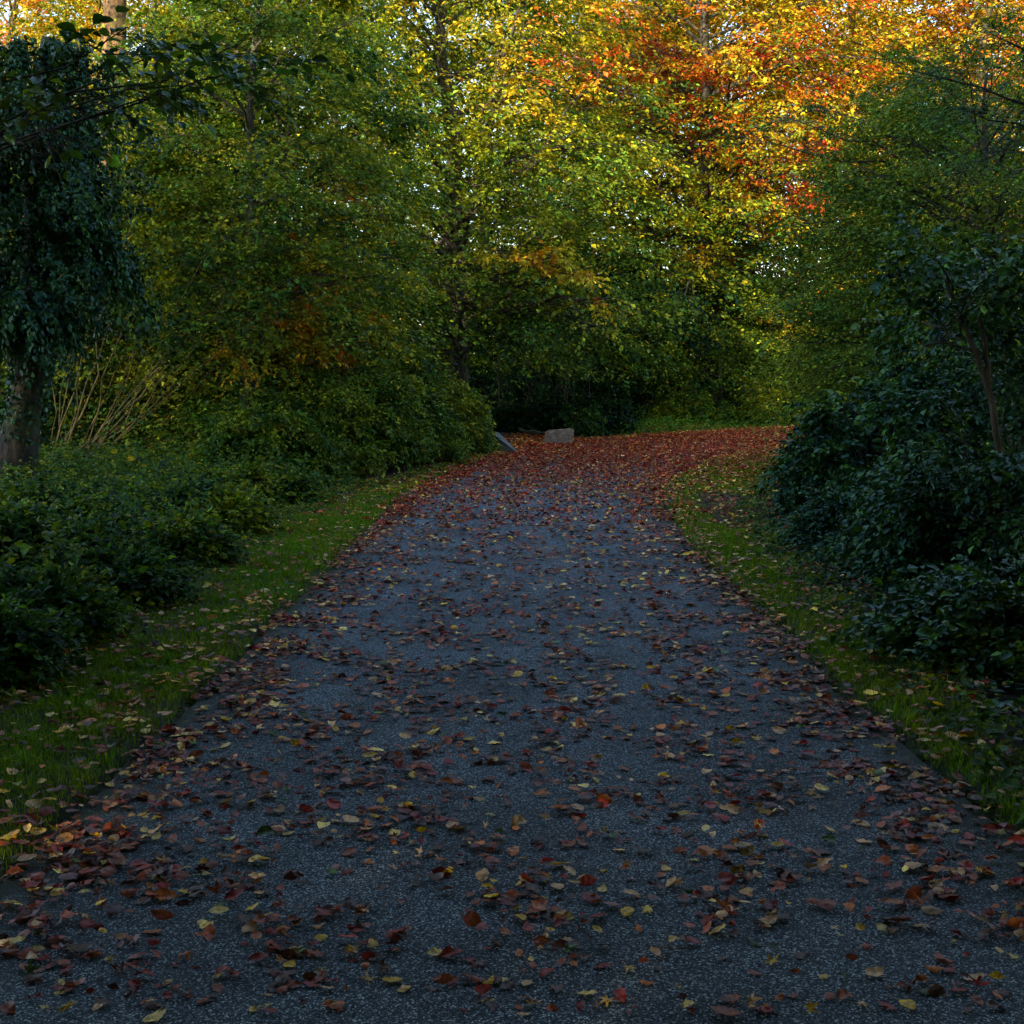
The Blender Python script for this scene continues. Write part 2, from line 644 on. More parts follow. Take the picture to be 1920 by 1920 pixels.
def sprays(g, cen, out, length, leaves, nlf, size, w0, dw, tilt, blobs=(), grad=0.0, zref=0.0, seed=0, jit=0.44, droop=0.5):  # leaf jitter imitates sparkle here too
    """flat drooping sprays of leaves set on the outer twigs"""
    n = len(cen)
    u = g.uniform(0, 1, (n, nlf))
    v = g.uniform(-1, 1, (n, nlf)) * (0.18 + 0.55 * np.sin(np.clip(u * 0.9 + 0.08, 0, 1) * math.pi))
    out = norm(out)
    sidev = norm(np.cross(UP, out))
    Ln = length * g.uniform(0.6, 1.3, (n, 1))
    roll = g.normal(0, 0.22, (n, 1))
    P = cen[:, None] + out[:, None] * (u * Ln)[..., None] + sidev[:, None] * (v * Ln * 0.8)[..., None]
    P[..., 2] += -droop * Ln * u ** 2 - np.abs(v) * Ln * 0.12 + v * Ln * roll + g.normal(0, 0.03, (n, nlf)) * Ln
    q = n * nlf
    P = P.reshape(q, 3)
    D = np.repeat(out, nlf, axis=0)
    A = rotz(D, (np.sign(v) * g.uniform(0.2, 1.2, (n, nlf))).reshape(q))
    A[:, 2] = -droop * u.reshape(q) + g.normal(-0.1, 0.25, q)
    N = UP[None] + g.normal(0, tilt, (q, 3)) + 0.3 * D
    ws = w0 + np.repeat(g.normal(0, dw, n), nlf) + g.normal(0, dw * 0.45, q) + grad * (P[:, 2] - zref) + dw * 1.4 * noise3(P, seed + 3, 3.5)
    for (c, r_, b) in blobs:
        d = np.linalg.norm(P - np.asarray(c)[None], axis=1) / r_
        ws += b * np.exp(-d * d)
    leaves.add(P, A, N, size * np.exp(g.normal(0, 0.22, q)), palette(ws, g, jit))


def trunk_curve(g, H, lean, wob=0.035, K=14):
    t = np.linspace(0, 1, K)
    p = np.zeros((K, 3))
    p[:, 2] = t * H
    p[:, 0] = lean[0] * t + wob * H * np.cumsum(g.normal(0, 0.35, K)) * t
    p[:, 1] = lean[1] * t + wob * H * np.cumsum(g.normal(0, 0.35, K)) * t
    return p


def at_curve(p, z):
    return np.stack([np.interp(z, p[:, 2], p[:, i]) for i in range(3)], -1)


def make_tree(name, x, y, label, H, r0, cb, cr, nl, nsub, ntw, nlf, size, seed, lean=(0, 0), targets=(), el=(0.15, 1.1),
              bark=None, leaf=None, templates=T_RHOMB, cat='tree', group=None, az=None, droop=0.25, z0=0.0, flare=1.0, fill=0, prof=0.9, thin_targets=0, clear=0, **kw):
    """tree: an Empty at the foot > trunk (with its limbs), crown"""
    g = rng_of(seed)
    y = y * KF
    e = empty(name, (x, y, z0), label, cat, group)
    wood, lv = Tubes(), Leaves()
    p = trunk_curve(g, H, lean)
    K = len(p)
    t = np.linspace(0, 1, K)
    rr = r0 * (1 - 0.85 * t) + r0 * 0.45 * flare * np.exp(-p[:, 2] / 0.35)
    p[0, 2] = -0.15
    # finer rings for the trunk
    zz = np.linspace(p[0, 2], H, 40)
    pf = np.stack([np.interp(zz, p[:, 2], p[:, 0]), np.interp(zz, p[:, 2], p[:, 1]), zz], -1)
    wood.add(pf[None], (np.interp(zz, p[:, 2], rr) * (1 + 0.05 * np.sin(zz * 5 + seed)))[None], 12)
    u = (np.arange(nl) + g.uniform(0, 1, nl)) / nl
    z = cb + (H * 0.97 - cb) * u
    S = at_curve(p, z)
    if az is None:
        aa = np.arange(nl) * 2.39996 + g.uniform(-0.5, 0.5, nl)
    else:
        aa = np.radians(g.uniform(az[0], az[1], nl))
    h = np.stack([np.cos(aa), np.sin(aa), 0 * aa], -1)
    L = cr * np.sqrt(np.maximum(1 - prof * u ** 2, 0.05)) * g.uniform(0.7, 1.15, nl)
    sl = el[0] + (el[1] - el[0]) * u + g.normal(0, 0.12, nl)
    C = S + h * (L * 0.5)[:, None] + UP * (sl * L * 0.5)[:, None]
    E = S + h * L[:, None] + UP * ((sl - droop * 1.2) * L)[:, None]
    wl = np.zeros(nl)
    if len(targets):
        T = np.array([q[:3] for q in targets], float) - np.array([x, y, z0])
        zs = np.array([q[4] if len(q) > 4 else max(cb * 0.8, T[i, 2] * 0.72) for i, q in enumerate(targets)])
        S2 = at_curve(p, zs)
        L2 = np.linalg.norm(T - S2, axis=1)
        C2 = (S2 + T) / 2 + UP * (0.10 * L2)[:, None]
        S, C, E = np.concatenate([S, S2]), np.concatenate([C, C2]), np.concatenate([E, T])
        L = np.concatenate([L, L2])
        wl = np.concatenate([wl, [q[3] for q in targets]])
    rad = np.clip(0.30 * np.interp(S[:, 2], p[:, 2], rr) + 0.004 * L, 0.01, r0 * 0.5)
    if thin_targets and len(targets):
        rad[nl:] *= thin_targets
    kw.setdefault('blobs', ())
    kw['blobs'] = [(np.asarray(c) - np.array([x, y, z0]), r, b) for c, r, b in kw['blobs']]
    foliate(g, S, C, E, L, rad, wood, lv, nsub, ntw, nlf, size, droop=droop, seed=seed, wl=wl, thr=-0.02, clr=(p, clear), **kw)
    if fill:
        n = fill
        a = g.uniform(0, 2 * math.pi, n)
        uu = g.uniform(-0.12, 1, n)
        rr2 = cr * np.sqrt(np.maximum(1 - prof * np.maximum(uu, 0) ** 2, 0.03)) * g.uniform(0.25, 1.0, n) ** 0.55
        rr2 *= 1 + 0.22 * noise2(a * 1.5, uu * 4, seed, 1.3)
        ax = at_curve(p, np.clip(cb + (H - cb) * uu, 0, H))
        cen = ax + np.stack([np.cos(a) * rr2, np.sin(a) * rr2, 0 * a], -1)
        cen[:, 2] = cb + (H - cb) * uu - 0.1 * rr2
        keep = gaps(cen, seed) - clearing(cen, p, clear) > 0.07
        cen, a = cen[keep], a[keep]
        cen[:, 2] = np.maximum(cen[:, 2], 0.5)
        a2 = a + g.normal(0, 0.6, len(a))
        kk = {k: kw[k] for k in ('dw', 'w0', 'tilt', 'blobs', 'grad', 'zref', 'jit') if k in kw}
        sprays(g, cen, np.stack([np.cos(a2), np.sin(a2), 0.1 + 0 * a2], -1), kw.get('twlen', 0.5) * 2.2, lv, 34, size, seed=seed, droop=droop + 0.2, **kk)
    wood.build('trunk', bark or M_BARK, e)
    c = lv.build('crown', leaf or M_LEAF, e, templates, seed)
    return e


def make_shrub(name, x, y, label, r, h, stems, nsub, ntw, nlf, size, seed, lift=0.5, bark=None, leaf=None, templates=T_RHOMB,
               cat='shrub', group=None, z0=0.0, rad=0.014, low=0.05, az=None, stem_name='stems', leaf_name='foliage', **kw):
    g = rng_of(seed)
    e = empty(name, (x, y, z0), label, cat, group)
    wood, lv = Tubes(), Leaves()
    if az is None:
        a = np.arange(stems) * 2.39996 + g.uniform(-0.4, 0.4, stems)
    else:
        a = np.radians(g.uniform(az[0], az[1], stems))
    v = g.uniform(low, 1, stems)
    rr = r * np.sqrt(np.maximum(1 - v * v * 0.85, 0.05)) * g.uniform(0.7, 1.08, stems)
    E = np.stack([np.cos(a) * rr, np.sin(a) * rr, v * h * g.uniform(0.85, 1.1, stems)], -1)
    S = np.stack([np.cos(a) * 0.08, np.sin(a) * 0.08, np.full(stems, -0.05)], -1)
    C = S * 0.5 + E * 0.35 + UP * (lift * h * v * 0.6)[:, None] + UP * 0.1 * h
    L = np.linalg.norm(E - S, axis=1)
    foliate(g, S, C, E, L, np.full(stems, rad), wood, lv, nsub, ntw, nlf, size, seed=seed, **kw)
    wood.build(stem_name, bark or M_BARK, e)
    lv.build(leaf_name, leaf or M_LEAF, e, templates, seed)
    return e


# ------------------------------------------------------------------ ground plan, from the photograph
left_px = [(-700, 2500), (-250, 1900), (20, 1640), (150, 1530), (250, 1430), (300, 1370), (380, 1300), (440, 1240), (500, 1180), (580, 1110), (640, 1050),
           (700, 985), (740, 945), (800, 905), (860, 880), (915, 862), (975, 848)]
far_px = [(985, 838), (1100, 829), (1200, 822), (1300, 815), (1400, 809), (1500, 804), (1620, 799), (1800, 795)]
right_px = [(1800, 812), (1620, 822), (1520, 828), (1470, 833), (1400, 843), (1340, 858), (1300, 875), (1260, 895), (1235, 920), (1250, 960), (1280, 1010),
            (1340, 1070), (1400, 1130), (1480, 1200), (1560, 1280), (1640, 1360), (1750, 1450), (1840, 1520), (1930, 1600), (2250, 1900), (2900, 2500)]


def world_line(px, z=0.0):
    return [tuple(gp(a, b, z)[:2]) for a, b in px]


def dense(line, step=0.25, wob=0.0, seed=0):
    out = []
    for (x0, y0), (x1, y1) in zip(line[:-1], line[1:]):
        n = max(1, int(math.hypot(x1 - x0, y1 - y0) / step))
        for k in range(n):
            out.append((x0 + (x1 - x0) * k / n, y0 + (y1 - y0) * k / n))
    out.append(line[-1])
    a = np.array(out)
    # smooth the corners
    for _ in range(4):
        a[1:-1] = (a[:-2] + 2 * a[1:-1] + a[2:]) / 4
    if wob:
        a[:, 0] += wob * noise2(a[:, 0], a[:, 1], seed, 1.2)
        a[:, 1] += wob * noise2(a[:, 0], a[:, 1], seed + 1, 1.2)
    return [tuple(q) for q in a]


Lw = dense(world_line(left_px), step=0.15, wob=0.045, seed=1)
Rw = dense(world_line(right_px), step=0.15, wob=0.045, seed=2)
Fw = dense(world_line(far_px), 0.6, wob=0.1, seed=3)
back_l = [(Lw[0][0], -8.0)]
back_r = [(Rw[-1][0], -8.0)]
PATH = back_l + Lw + Fw + Rw + back_r
PATHC = PATH[::3]
LV_PX = [(-900, 1750), (-300, 1420), (0, 1310), (200, 1200), (330, 1115), (430, 1045), (520, 985), (600, 945), (680, 918), (760, 903), (850, 876), (925, 852), (960, 838)]
VERGE_L = world_line(LV_PX) + world_line([(1000, 833), (990, 850), (900, 885), (800, 930), (700, 1020), (500, 1230), (300, 1420), (50, 1680), (-300, 2000), (-1200, 2600)])
RV_PX = [(2700, 2000), (2200, 1640), (1940, 1450), (1800, 1310), (1680, 1200), (1560, 1110), (1480, 1040), (1430, 985), (1425, 930), (1470, 880), (1560, 850), (1700, 838)]
VERGE_R = world_line(RV_PX) + world_line([(1700, 818), (1500, 826), (1360, 842), (1270, 880), (1205, 920), (1230, 980), (1300, 1060), (1500, 1260), (1700, 1450), (1900, 1620), (2500, 2200)])
MUD = world_line([(1290, 925), (1440, 925), (1470, 975), (1440, 1000), (1330, 985)])


def axis(lo, hi, fine, far):
    a = np.arange(lo, hi + 1e-6, fine)
    g = [0.6, 1.5, 3, 6, 12, 25, 50, 100, far]
    return np.concatenate([[lo - q for q in g[::-1]], a, [hi + q for q in g]])


def ground_z(x, y):
    d = sd(PATHC, x, y)
    z = -0.045 + 0.055 * smooth(-0.04, 0.12, d) + 0.02 * noise2(x, y, 5, 2.0) * smooth(0, 1, d)
    z = z + 0.16 * smooth(0.9, 4.0, d) * (1 + 0.5 * noise2(x, y, 6, 6.0))
    z = z + 5.0 * smooth(62, 130, y)
    return np.where(d < -0.05, -0.045, z)


gx = axis(-14, 16, 0.2, 400)
gy = axis(-6, 56, 0.2, 400)
X, Y = np.meshgrid(gx, gy)
Zg = ground_z(X.ravel(), Y.ravel())
idx = np.arange(X.size).reshape(X.shape)
quads = np.stack([idx[:-1, :-1], idx[:-1, 1:], idx[1:, 1:], idx[1:, :-1]], -1).reshape(-1, 4)
vg = np.maximum(smooth(0.15, -0.15, sd(VERGE_L, X.ravel(), Y.ravel())), smooth(0.15, -0.15, sd(VERGE_R, X.ravel(), Y.ravel())))
vg = vg * (1 - smooth(0.2, -0.2, sd(MUD, X.ravel(), Y.ravel())))
vg = np.maximum(vg, smooth(45, 46.5, Y.ravel()) * 0.7 * (X.ravel() > -2))
o = mesh_obj('ground', np.stack([X.ravel(), Y.ravel(), Zg], -1), quads, ground_mat(), shade_smooth=True, vattr={'verge': vg})
tag(o, 'dark woodland soil on both sides of the path', kind='structure')


def height(x, y):
    return ground_z(np.asarray(x, float), np.asarray(y, float))


def build_path():
    """asphalt sheet: rings of the outline filled by a fine grid clipped to the path"""
    import bmesh
    bm = bmesh.new()
    pts = PATH
    vs = [bm.verts.new((a, b, 0.0)) for a, b in pts]
    f = bm.faces.new(vs)
    # cut it into strips so that the edge attribute has vertices to live on
    bmesh.ops.triangulate(bm, faces=[f])
    for yy in np.concatenate([np.arange(-6, 10, 0.25), np.arange(10, 50, 0.6)]):
        bmesh.ops.bisect_plane(bm, geom=bm.verts[:] + bm.edges[:] + bm.faces[:], plane_co=(0, yy, 0), plane_no=(0, 1, 0))
    for xx in np.arange(-4, 12, 0.25):
        bmesh.ops.bisect_plane(bm, geom=bm.verts[:] + bm.edges[:] + bm.faces[:], plane_co=(xx, 0, 0), plane_no=(1, 0, 0))
    me = bpy.data.meshes.new('path')
    bm.normal_update()
    if bm.faces[:][0].normal.z < 0:
        bmesh.ops.reverse_faces(bm, faces=bm.faces[:])
    bm.to_mesh(me)
    bm.free()
    co = np.zeros(len(me.vertices) * 3)
    me.vertices.foreach_get('co', co)
    co = co.reshape(-1, 3)
    d = -sd(PATHC, co[:, 0], co[:, 1])
    a = me.attributes.new('edge', 'FLOAT', 'POINT')
    a.data.foreach_set('value', (np.clip(1 - d / 0.45, 0, 1)).astype(np.float32))
    # a gentle camber
    me.materials.append(asphalt_mat())
    ob = bpy.data.objects.new('path', me)
    COL.objects.link(ob)
    tag(ob, 'dark grey asphalt footpath bending right under fallen leaves', kind='structure')


build_path()


# ------------------------------------------------------------------ grass
def scatter(poly, dens_fn, seed, maxd):
    g = rng_of(seed)
    a = np.array(poly)
    x0, y0 = a.min(0)
    x1, y1 = a.max(0)
    y0 = max(y0, 0.8)
    n = int((x1 - x0) * (y1 - y0) * maxd)
    xs, ys = g.uniform(x0, x1, n), g.uniform(y0, y1, n)
    keep = (np.abs(xs) < 0.46 * ys + 0.8)
    xs, ys = xs[keep], ys[keep]
    keep = g.random(len(xs)) < dens_fn(xs, ys) / maxd
    xs, ys = xs[keep], ys[keep]
    keep = inside(poly, xs, ys)
    return xs[keep], ys[keep]


def grass(polys, name, label, seed):
    g = rng_of(seed)
    allv, allf, allc, off = [], [], [], 0
    for k, poly in enumerate(polys):
        for lo, hi, dens in ((0, 7.5, 9500), (7.5, 15, 4500), (15, 27, 1800), (27, 56, 700)):
            sub = [(a, b) for a, b in poly]
            a = np.array(sub)
            x0, y0 = a.min(0)
            x1, y1 = a.max(0)
            y0, y1 = max(y0, lo, 1.0), min(y1, hi)
            if y1 <= y0:
                continue
            x0, x1 = max(x0, -0.45 * y1 - 0.8), min(x1, 0.45 * y1 + 0.8)
            n = int((x1 - x0) * (y1 - y0) * dens)
            xs, ys = g.uniform(x0, x1, n), g.uniform(y0, y1, n)
            m = (np.abs(xs) < 0.44 * ys + 0.6) & inside(poly, xs, ys)
            xs, ys = xs[m], ys[m]
            dp = sd(PATHC, xs, ys)
            nz = noise2(xs, ys, 21 + k, 0.8)
            pol = dist_poly(poly, xs, ys)
            p = np.clip(0.75 + 0.5 * nz, 0.1, 1) * smooth(-0.06, 0.10, dp + 0.06 * noise2(xs, ys, 33, 0.25)) * (0.25 + 0.75 * smooth(0, 0.5, pol + 0.1 * nz))
            p = p * (1 - 0.9 * smooth(0.2, -0.2, sd(MUD, xs, ys)))
            m = g.random(len(xs)) < p
            xs, ys = xs[m], ys[m]
            n = len(xs)
            if n == 0:
                continue
            z = height(xs, ys) - 0.005
            wd = 0.0016 * (1 + np.maximum(ys - 4, 0) * 0.16)
            hh = g.uniform(0.025, 0.065, n) * (1 + 0.5 * noise2(xs, ys, 50, 0.5))
            hh = np.maximum(hh, 0.015)
            az = g.uniform(0, 2 * math.pi, n)
            ln = g.uniform(0.1, 0.9, n) * hh
            bx, by = np.cos(az), np.sin(az)
            a2 = az + g.uniform(-0.5, 0.5, n) + math.pi / 2
            sx, sy = np.cos(a2) * wd, np.sin(a2) * wd
            P = np.stack([xs, ys, z], -1)
            Sd = np.stack([sx, sy, 0 * sx], -1)
            mid = P + np.stack([bx * ln * 0.35, by * ln * 0.35, hh * 0.6], -1)
            tip = P + np.stack([bx * ln * 1.1, by * ln * 1.1, hh * g.uniform(0.75, 1.0, n)], -1)
            v = np.stack([P - Sd, P + Sd, mid + Sd * 0.8, mid - Sd * 0.8, tip], 1)
            f = np.array([(0, 1, 2), (0, 2, 3), (3, 2, 4)])
            allv.append(v.reshape(-1, 3))
            allf.append((f[None] + (np.arange(n) * 5)[:, None, None] + off).reshape(-1, 3))
            off += n * 5
            c = np.array([(0.165, 0.28, 0.006)]) * np.exp(g.normal(0, 0.22, (n, 1))) * np.stack([1 + 0.35 * noise2(xs, ys, 61, 1.5) + g.normal(0, .12, n), 1 + 0 * xs, 1 + 0 * xs], -1)
            dead = g.random(n) < 0.05
            c[dead] = (0.16, 0.13, 0.05)
            allc.append(np.repeat(np.clip(c, 0.004, 1), 3, axis=0))
    o = mesh_obj(name, np.concatenate(allv), np.concatenate(allf), M_GRASS, None, np.concatenate(allc))
    tag(o, label, 'grass', kind='stuff')


grass([VERGE_L], 'verge_grass', 'short green grass strip along the left side of the path', 11)
grass([VERGE_R], 'verge_grass', 'short grass strewn with leaves along the right side of the path', 12)


# ------------------------------------------------------------------ undergrowth
def cover(name, label, poly, dens, hmax, size, seed, w0=0.7, dw=0.5, leaf=None, templates=T_OVAL, hscale=0.9, tilt=0.5, fade=0.6, ymax=60, xlim=0.47, cat='ground cover', tint=(1, 1, 1)):
    g = rng_of(seed)
    a = np.array(poly)
    x0, y0 = a.min(0)
    x1, y1 = a.max(0)
    y0, y1 = max(y0, 2.0), min(y1, ymax)
    n = int((x1 - x0) * (y1 - y0) * dens)
    xs, ys = g.uniform(x0, x1, n), g.uniform(y0, y1, n)
    m = (np.abs(xs) < xlim * ys + 1.0) & inside(poly, xs, ys)
    xs, ys = xs[m], ys[m]
    ed = dist_poly(poly, xs, ys)
    nz = noise2(xs, ys, seed, hscale, 3)
    hh = hmax * np.clip(0.55 + 0.6 * nz, 0.08, 1.2) * (0.06 + 0.94 * smooth(0, fade, ed + 0.12 * noise2(xs, ys, seed + 4, 0.7)))
    m = g.random(len(xs)) < np.clip(0.5 + 0.7 * noise2(xs, ys, seed + 5, 0.6) + 0.3, 0.15, 1) * (0.3 + 0.7 * smooth(0, 0.35, ed))
    xs, ys, hh = xs[m], ys[m], hh[m]
    q = len(xs)
    z = height(xs, ys) + hh * g.uniform(0.0, 1.0, q) ** 0.6
    P = np.stack([xs, ys, z], -1)
    az = g.uniform(0, 2 * math.pi, q)
    A = np.stack([np.cos(az), np.sin(az), g.normal(-0.2, 0.3, q)], -1)
    N = UP[None] + g.normal(0, tilt, (q, 3)) + np.array([[0, -0.35, 0]])
    lv = Leaves()
    w = w0 + g.normal(0, dw, q) + dw * noise2(xs, ys, seed + 8, 1.2)
    sz = size * np.exp(g.normal(0, 0.3, q))
    lv.add(P, A, N, sz, palette(w, g, 0.25) * np.array(tint))
    o = lv.build(name, leaf or M_GLOSSY, None, templates, seed)
    return tag(o, label, cat, kind='stuff')


UL = world_line([(-900, 1700), (-300, 1400), (0, 1295), (200, 1190), (330, 1105), (430, 1040), (520, 975), (600, 938), (700, 905), (600, 870), (300, 850), (-300, 860), (-900, 1000)])
UR = world_line([(2900, 2000), (2200, 1600), (1960, 1440), (1820, 1310), (1700, 1200), (1560, 1105), (1480, 1035), (1425, 975), (1430, 930), (1480, 875), (1600, 845), (2400, 840), (3200, 1000)])
cover('bramble_undergrowth', 'low bramble and ivy leaves below the left trees', UL, 1300, 0.62, 0.052, 31, w0=1.0, dw=0.5, leaf=M_LEAF)
cover('ivy_undergrowth', 'dark low leaves beneath the shrubs right of the path', UR, 700, 0.38, 0.055, 32, w0=0.3, dw=0.4)
BV = world_line([(1090, 830), (1200, 822), (1300, 815), (1400, 809), (1500, 804), (1620, 799), (1900, 795)]) + [(30, 56), (4.5, 54)]
cover('nettle_verge', 'bright green nettles and grass on the far side of the bend', BV, 260, 0.38, 0.10, 33, w0=1.15, dw=0.3, leaf=M_LEAF, templates=T_RHOMB, tilt=0.7, fade=2.0, tint=(1, 1.15, 1))

def band(px, din, dout):
    a = np.array(world_line(px))
    t = np.gradient(a, axis=0)
    nn = np.stack([-t[:, 1], t[:, 0]], -1)
    nn /= np.linalg.norm(nn, axis=1, keepdims=True)
    return [tuple(q) for q in a + nn * din] + [tuple(q) for q in (a + nn * dout)[::-1]]


cover('verge_weeds', 'low weeds, clover and ivy creeping from the brambles into the left grass strip', band(LV_PX[1:], -0.22, 0.45), 1500, 0.13, 0.038, 34, w0=1.2, dw=0.5, leaf=M_LEAF, fade=0.3)
cover('verge_weeds', 'low weeds and ivy between the right grass strip and the dark shrubs', band(RV_PX[:-1], -0.30, 0.40), 1100, 0.12, 0.038, 35, w0=0.9, dw=0.5, leaf=M_LEAF, fade=0.3)

# ------------------------------------------------------------------ rocks and dead wood
def boulder(name, label, c, dims, rot, seed, mat, cuts):
    import bmesh
    g = rng_of(seed)
    bm = bmesh.new()
    bmesh.ops.create_cube(bm, size=1.0)
    for v in bm.verts:
        v.co.x += g.uniform(-0.10, 0.10)
        v.co.y += g.uniform(-0.10, 0.10)
        v.co.z += g.uniform(-0.06, 0.06)
    for fn in cuts:
        fn(bm)
    bmesh.ops.bevel(bm, geom=bm.edges[:] , offset=0.07, segments=2, affect='EDGES')
    bmesh.ops.triangulate(bm, faces=bm.faces[:])
    bmesh.ops.subdivide_edges(bm, edges=bm.edges[:], cuts=3, use_grid_fill=True)
    P = np.array([v.co[:] for v in bm.verts])
    n = noise3(P * 3, seed, 1.0) * 0.03 + noise3(P * 9, seed + 1, 1.0) * 0.012
    bm.normal_update()
    for v, k in zip(bm.verts, n):
        v.co += v.normal * float(k)
    for v in bm.verts:
        v.co.x *= dims[0]
        v.co.y *= dims[1]
        v.co.z *= dims[2]
    me = bpy.data.meshes.new(name)
    bm.to_mesh(me)
    bm.free()
    me.materials.append(mat)
    o = bpy.data.objects.new(name, me)
    COL.objects.link(o)
    o.location = c
    o.rotation_euler = rot
    tag(o, label, 'boulder')
    return o


rk = rock_mat('pale_stone', (0.17, 0.125, 0.085), (0.44, 0.34, 0.24))
rk2 = rock_mat('grey_stone', (0.06, 0.065, 0.065), (0.19, 0.19, 0.18))
b1 = gp(1047, 834)


def slope_cut(bm):
    for v in bm.verts:
        if v.co.z > 0 and v.co.x < 0:
            v.co.z -= 0.14
            v.co.x += 0.12


boulder('boulder', 'pale squared boulder standing on the leaves at the outer edge of the bend', (b1[0], b1[1] + 0.3, 0.2), (0.70, 0.52, 0.47), (0, 0, 0.12), 3, rk, [slope_cut])
b2 = gp(930, 848)


def wedge_cut(bm):
    for v in bm.verts:
        if v.co.z > 0 and v.co.x > 0:
            v.co.z -= 0.75
        if v.co.z > 0 and v.co.x < 0:
            v.co.x += 0.15


boulder('boulder', 'grey sloping stone half hidden at the end of the bramble hedge', (b2[0] + 0.15, b2[1] - 0.25, 0.2), (0.85, 0.6, 0.62), (0, 0.12, -0.15), 5, rk2, [wedge_cut])


def log(name, label, pts, r, seed, mat, side=0):
    g = rng_of(seed)
    t = Tubes()
    P = np.array(pts, float)
    s = np.linspace(0, len(P) - 1, 14)
    Q = np.stack([np.interp(s, np.arange(len(P)), P[:, i]) for i in range(3)], -1)
    Q += g.normal(0, 0.015, Q.shape)
    org = Q[0].copy()
    t.add(Q[None], np.linspace(r, r * 0.35, 14)[None], 7)
    for k in range(side):
        i = g.integers(3, 12)
        D = norm(g.normal(0, 1, 3) + np.array([0, 0, 0.8]))
        L = g.uniform(0.3, 0.8)
        t.add(np.stack([Q[i], Q[i] + D * L * 0.5, Q[i] + D * L + np.array([0, 0, -0.05])])[None], np.array([[r * 0.4, r * 0.25, r * 0.12]]), 5)
    o = t.build(name, mat, None, org)
    o.location = org
    tag(o, label, 'branch')


log('fallen_branch', 'bare forked branch lying on the ground left of the pale boulder', [wp(975, 806, 29.5), wp(1000, 812, 29.2), wp(1030, 812, 28.8), wp(1075, 826, 28.6)], 0.05, 4, M_PALEBARK, 4)
log('fallen_branch', 'thin bare branch lying right of the pale boulder', [wp(1070, 824, 28.8), wp(1110, 826, 28.8), wp(1150, 823, 28.9)], 0.035, 6, M_PALEBARK, 2)

# ------------------------------------------------------------------ bramble hedge, left
hg = 'bramble bushes forming the hedge left of the bend'
hedge = [
    # px, base py, radius, height, label
    (500, 925, 1.0, 1.15, 'nearest bush of the bramble hedge, beside the hazel stems'),
    (590, 905, 1.15, 1.5, 'dark bramble bush second from the near end of the hedge'),
    (680, 893, 1.25, 1.75, 'tall bramble bush in the middle of the hedge above the grass'),
    (760, 878, 1.3, 1.95, 'tallest bramble bush, where the hedge tops out'),
    (835, 864, 1.2, 1.7, 'rounded bramble bush just before the hedge end'),
    (868, 855, 0.85, 1.15, 'last bramble bush, next to the grey sloping stone'),
    (600, 868, 1.4, 2.1, 'bramble bush behind the near half of the hedge'),
    (420, 905, 1.1, 1.2, 'low bramble bush between hazel stems and hedge'),
]
for i, (px, py, r, h, lab) in enumerate(hedge):
    q = gp(px, py)
    make_shrub('bramble_bush', q[0] - 0.25, q[1] + r * 0.8, lab, r * 1.1, h, 60, 10, 6, 9, 0.062, 200 + i, lift=0.9, low=0.12, group=hg, cat='bush',
               leaf=M_LEAF, w0=1.25, dw=0.35, tilt=0.6, twlen=0.3, rad=0.008, sublen=0.3, s0=0.3, droop=0.4, templates=T_RHOMB)

# left foreground clumps
lows = [
    (230, 1000, 0.7, 0.55, 'leafy clump at the foot of the hazel stems'),
    (90, 1040, 0.8, 0.75, 'broad leaved clump below the ivy clad trunk'),
    (350, 1000, 0.65, 0.6, 'bramble clump between grass strip and hazel'),
    (440, 960, 0.6, 0.7, 'reddish leaved bramble clump at the near end of the hedge'),
    (-40, 1120, 0.8, 0.8, 'leafy clump at the left edge under the ivy tree'),
    (170, 1090, 0.5, 0.5, 'small low clump left of the grass strip'),
    (440, 1005, 0.42, 0.42, 'low clump edging the grass strip below the reddish one'),
    (340, 1068, 0.42, 0.42, 'low clump edging the grass strip at mid left'),
    (225, 1140, 0.42, 0.45, 'clump edging the grass, second from the left border'),
    (90, 1220, 0.42, 0.42, 'clump nearest the viewer on the left bank'),
    (545, 950, 0.42, 0.45, 'low clump where the hedge meets the grass strip'),
    (-30, 1290, 0.4, 0.4, 'clump cut off by the left border beside the grass'),
    (330, 915, 0.6, 0.5, 'shrub standing behind the hazel foot'),
]
for i, (px, py, r, h, lab) in enumerate(lows):
    q = gp(px, py)
    make_shrub('bramble_clump', q[0] - 0.15, q[1] + r * 0.5, lab, r * 0.95, h * 0.72, 40, 9, 5, 8, 0.048, 230 + i, lift=0.9, cat='bush', group='low bushes on the left bank',
               leaf=M_LEAF, w0=0.75 + (0.9 if 'reddish' in lab else 0), dw=0.4, tilt=0.55, twlen=0.26, rad=0.006, sublen=0.35, templates=T_OVAL)

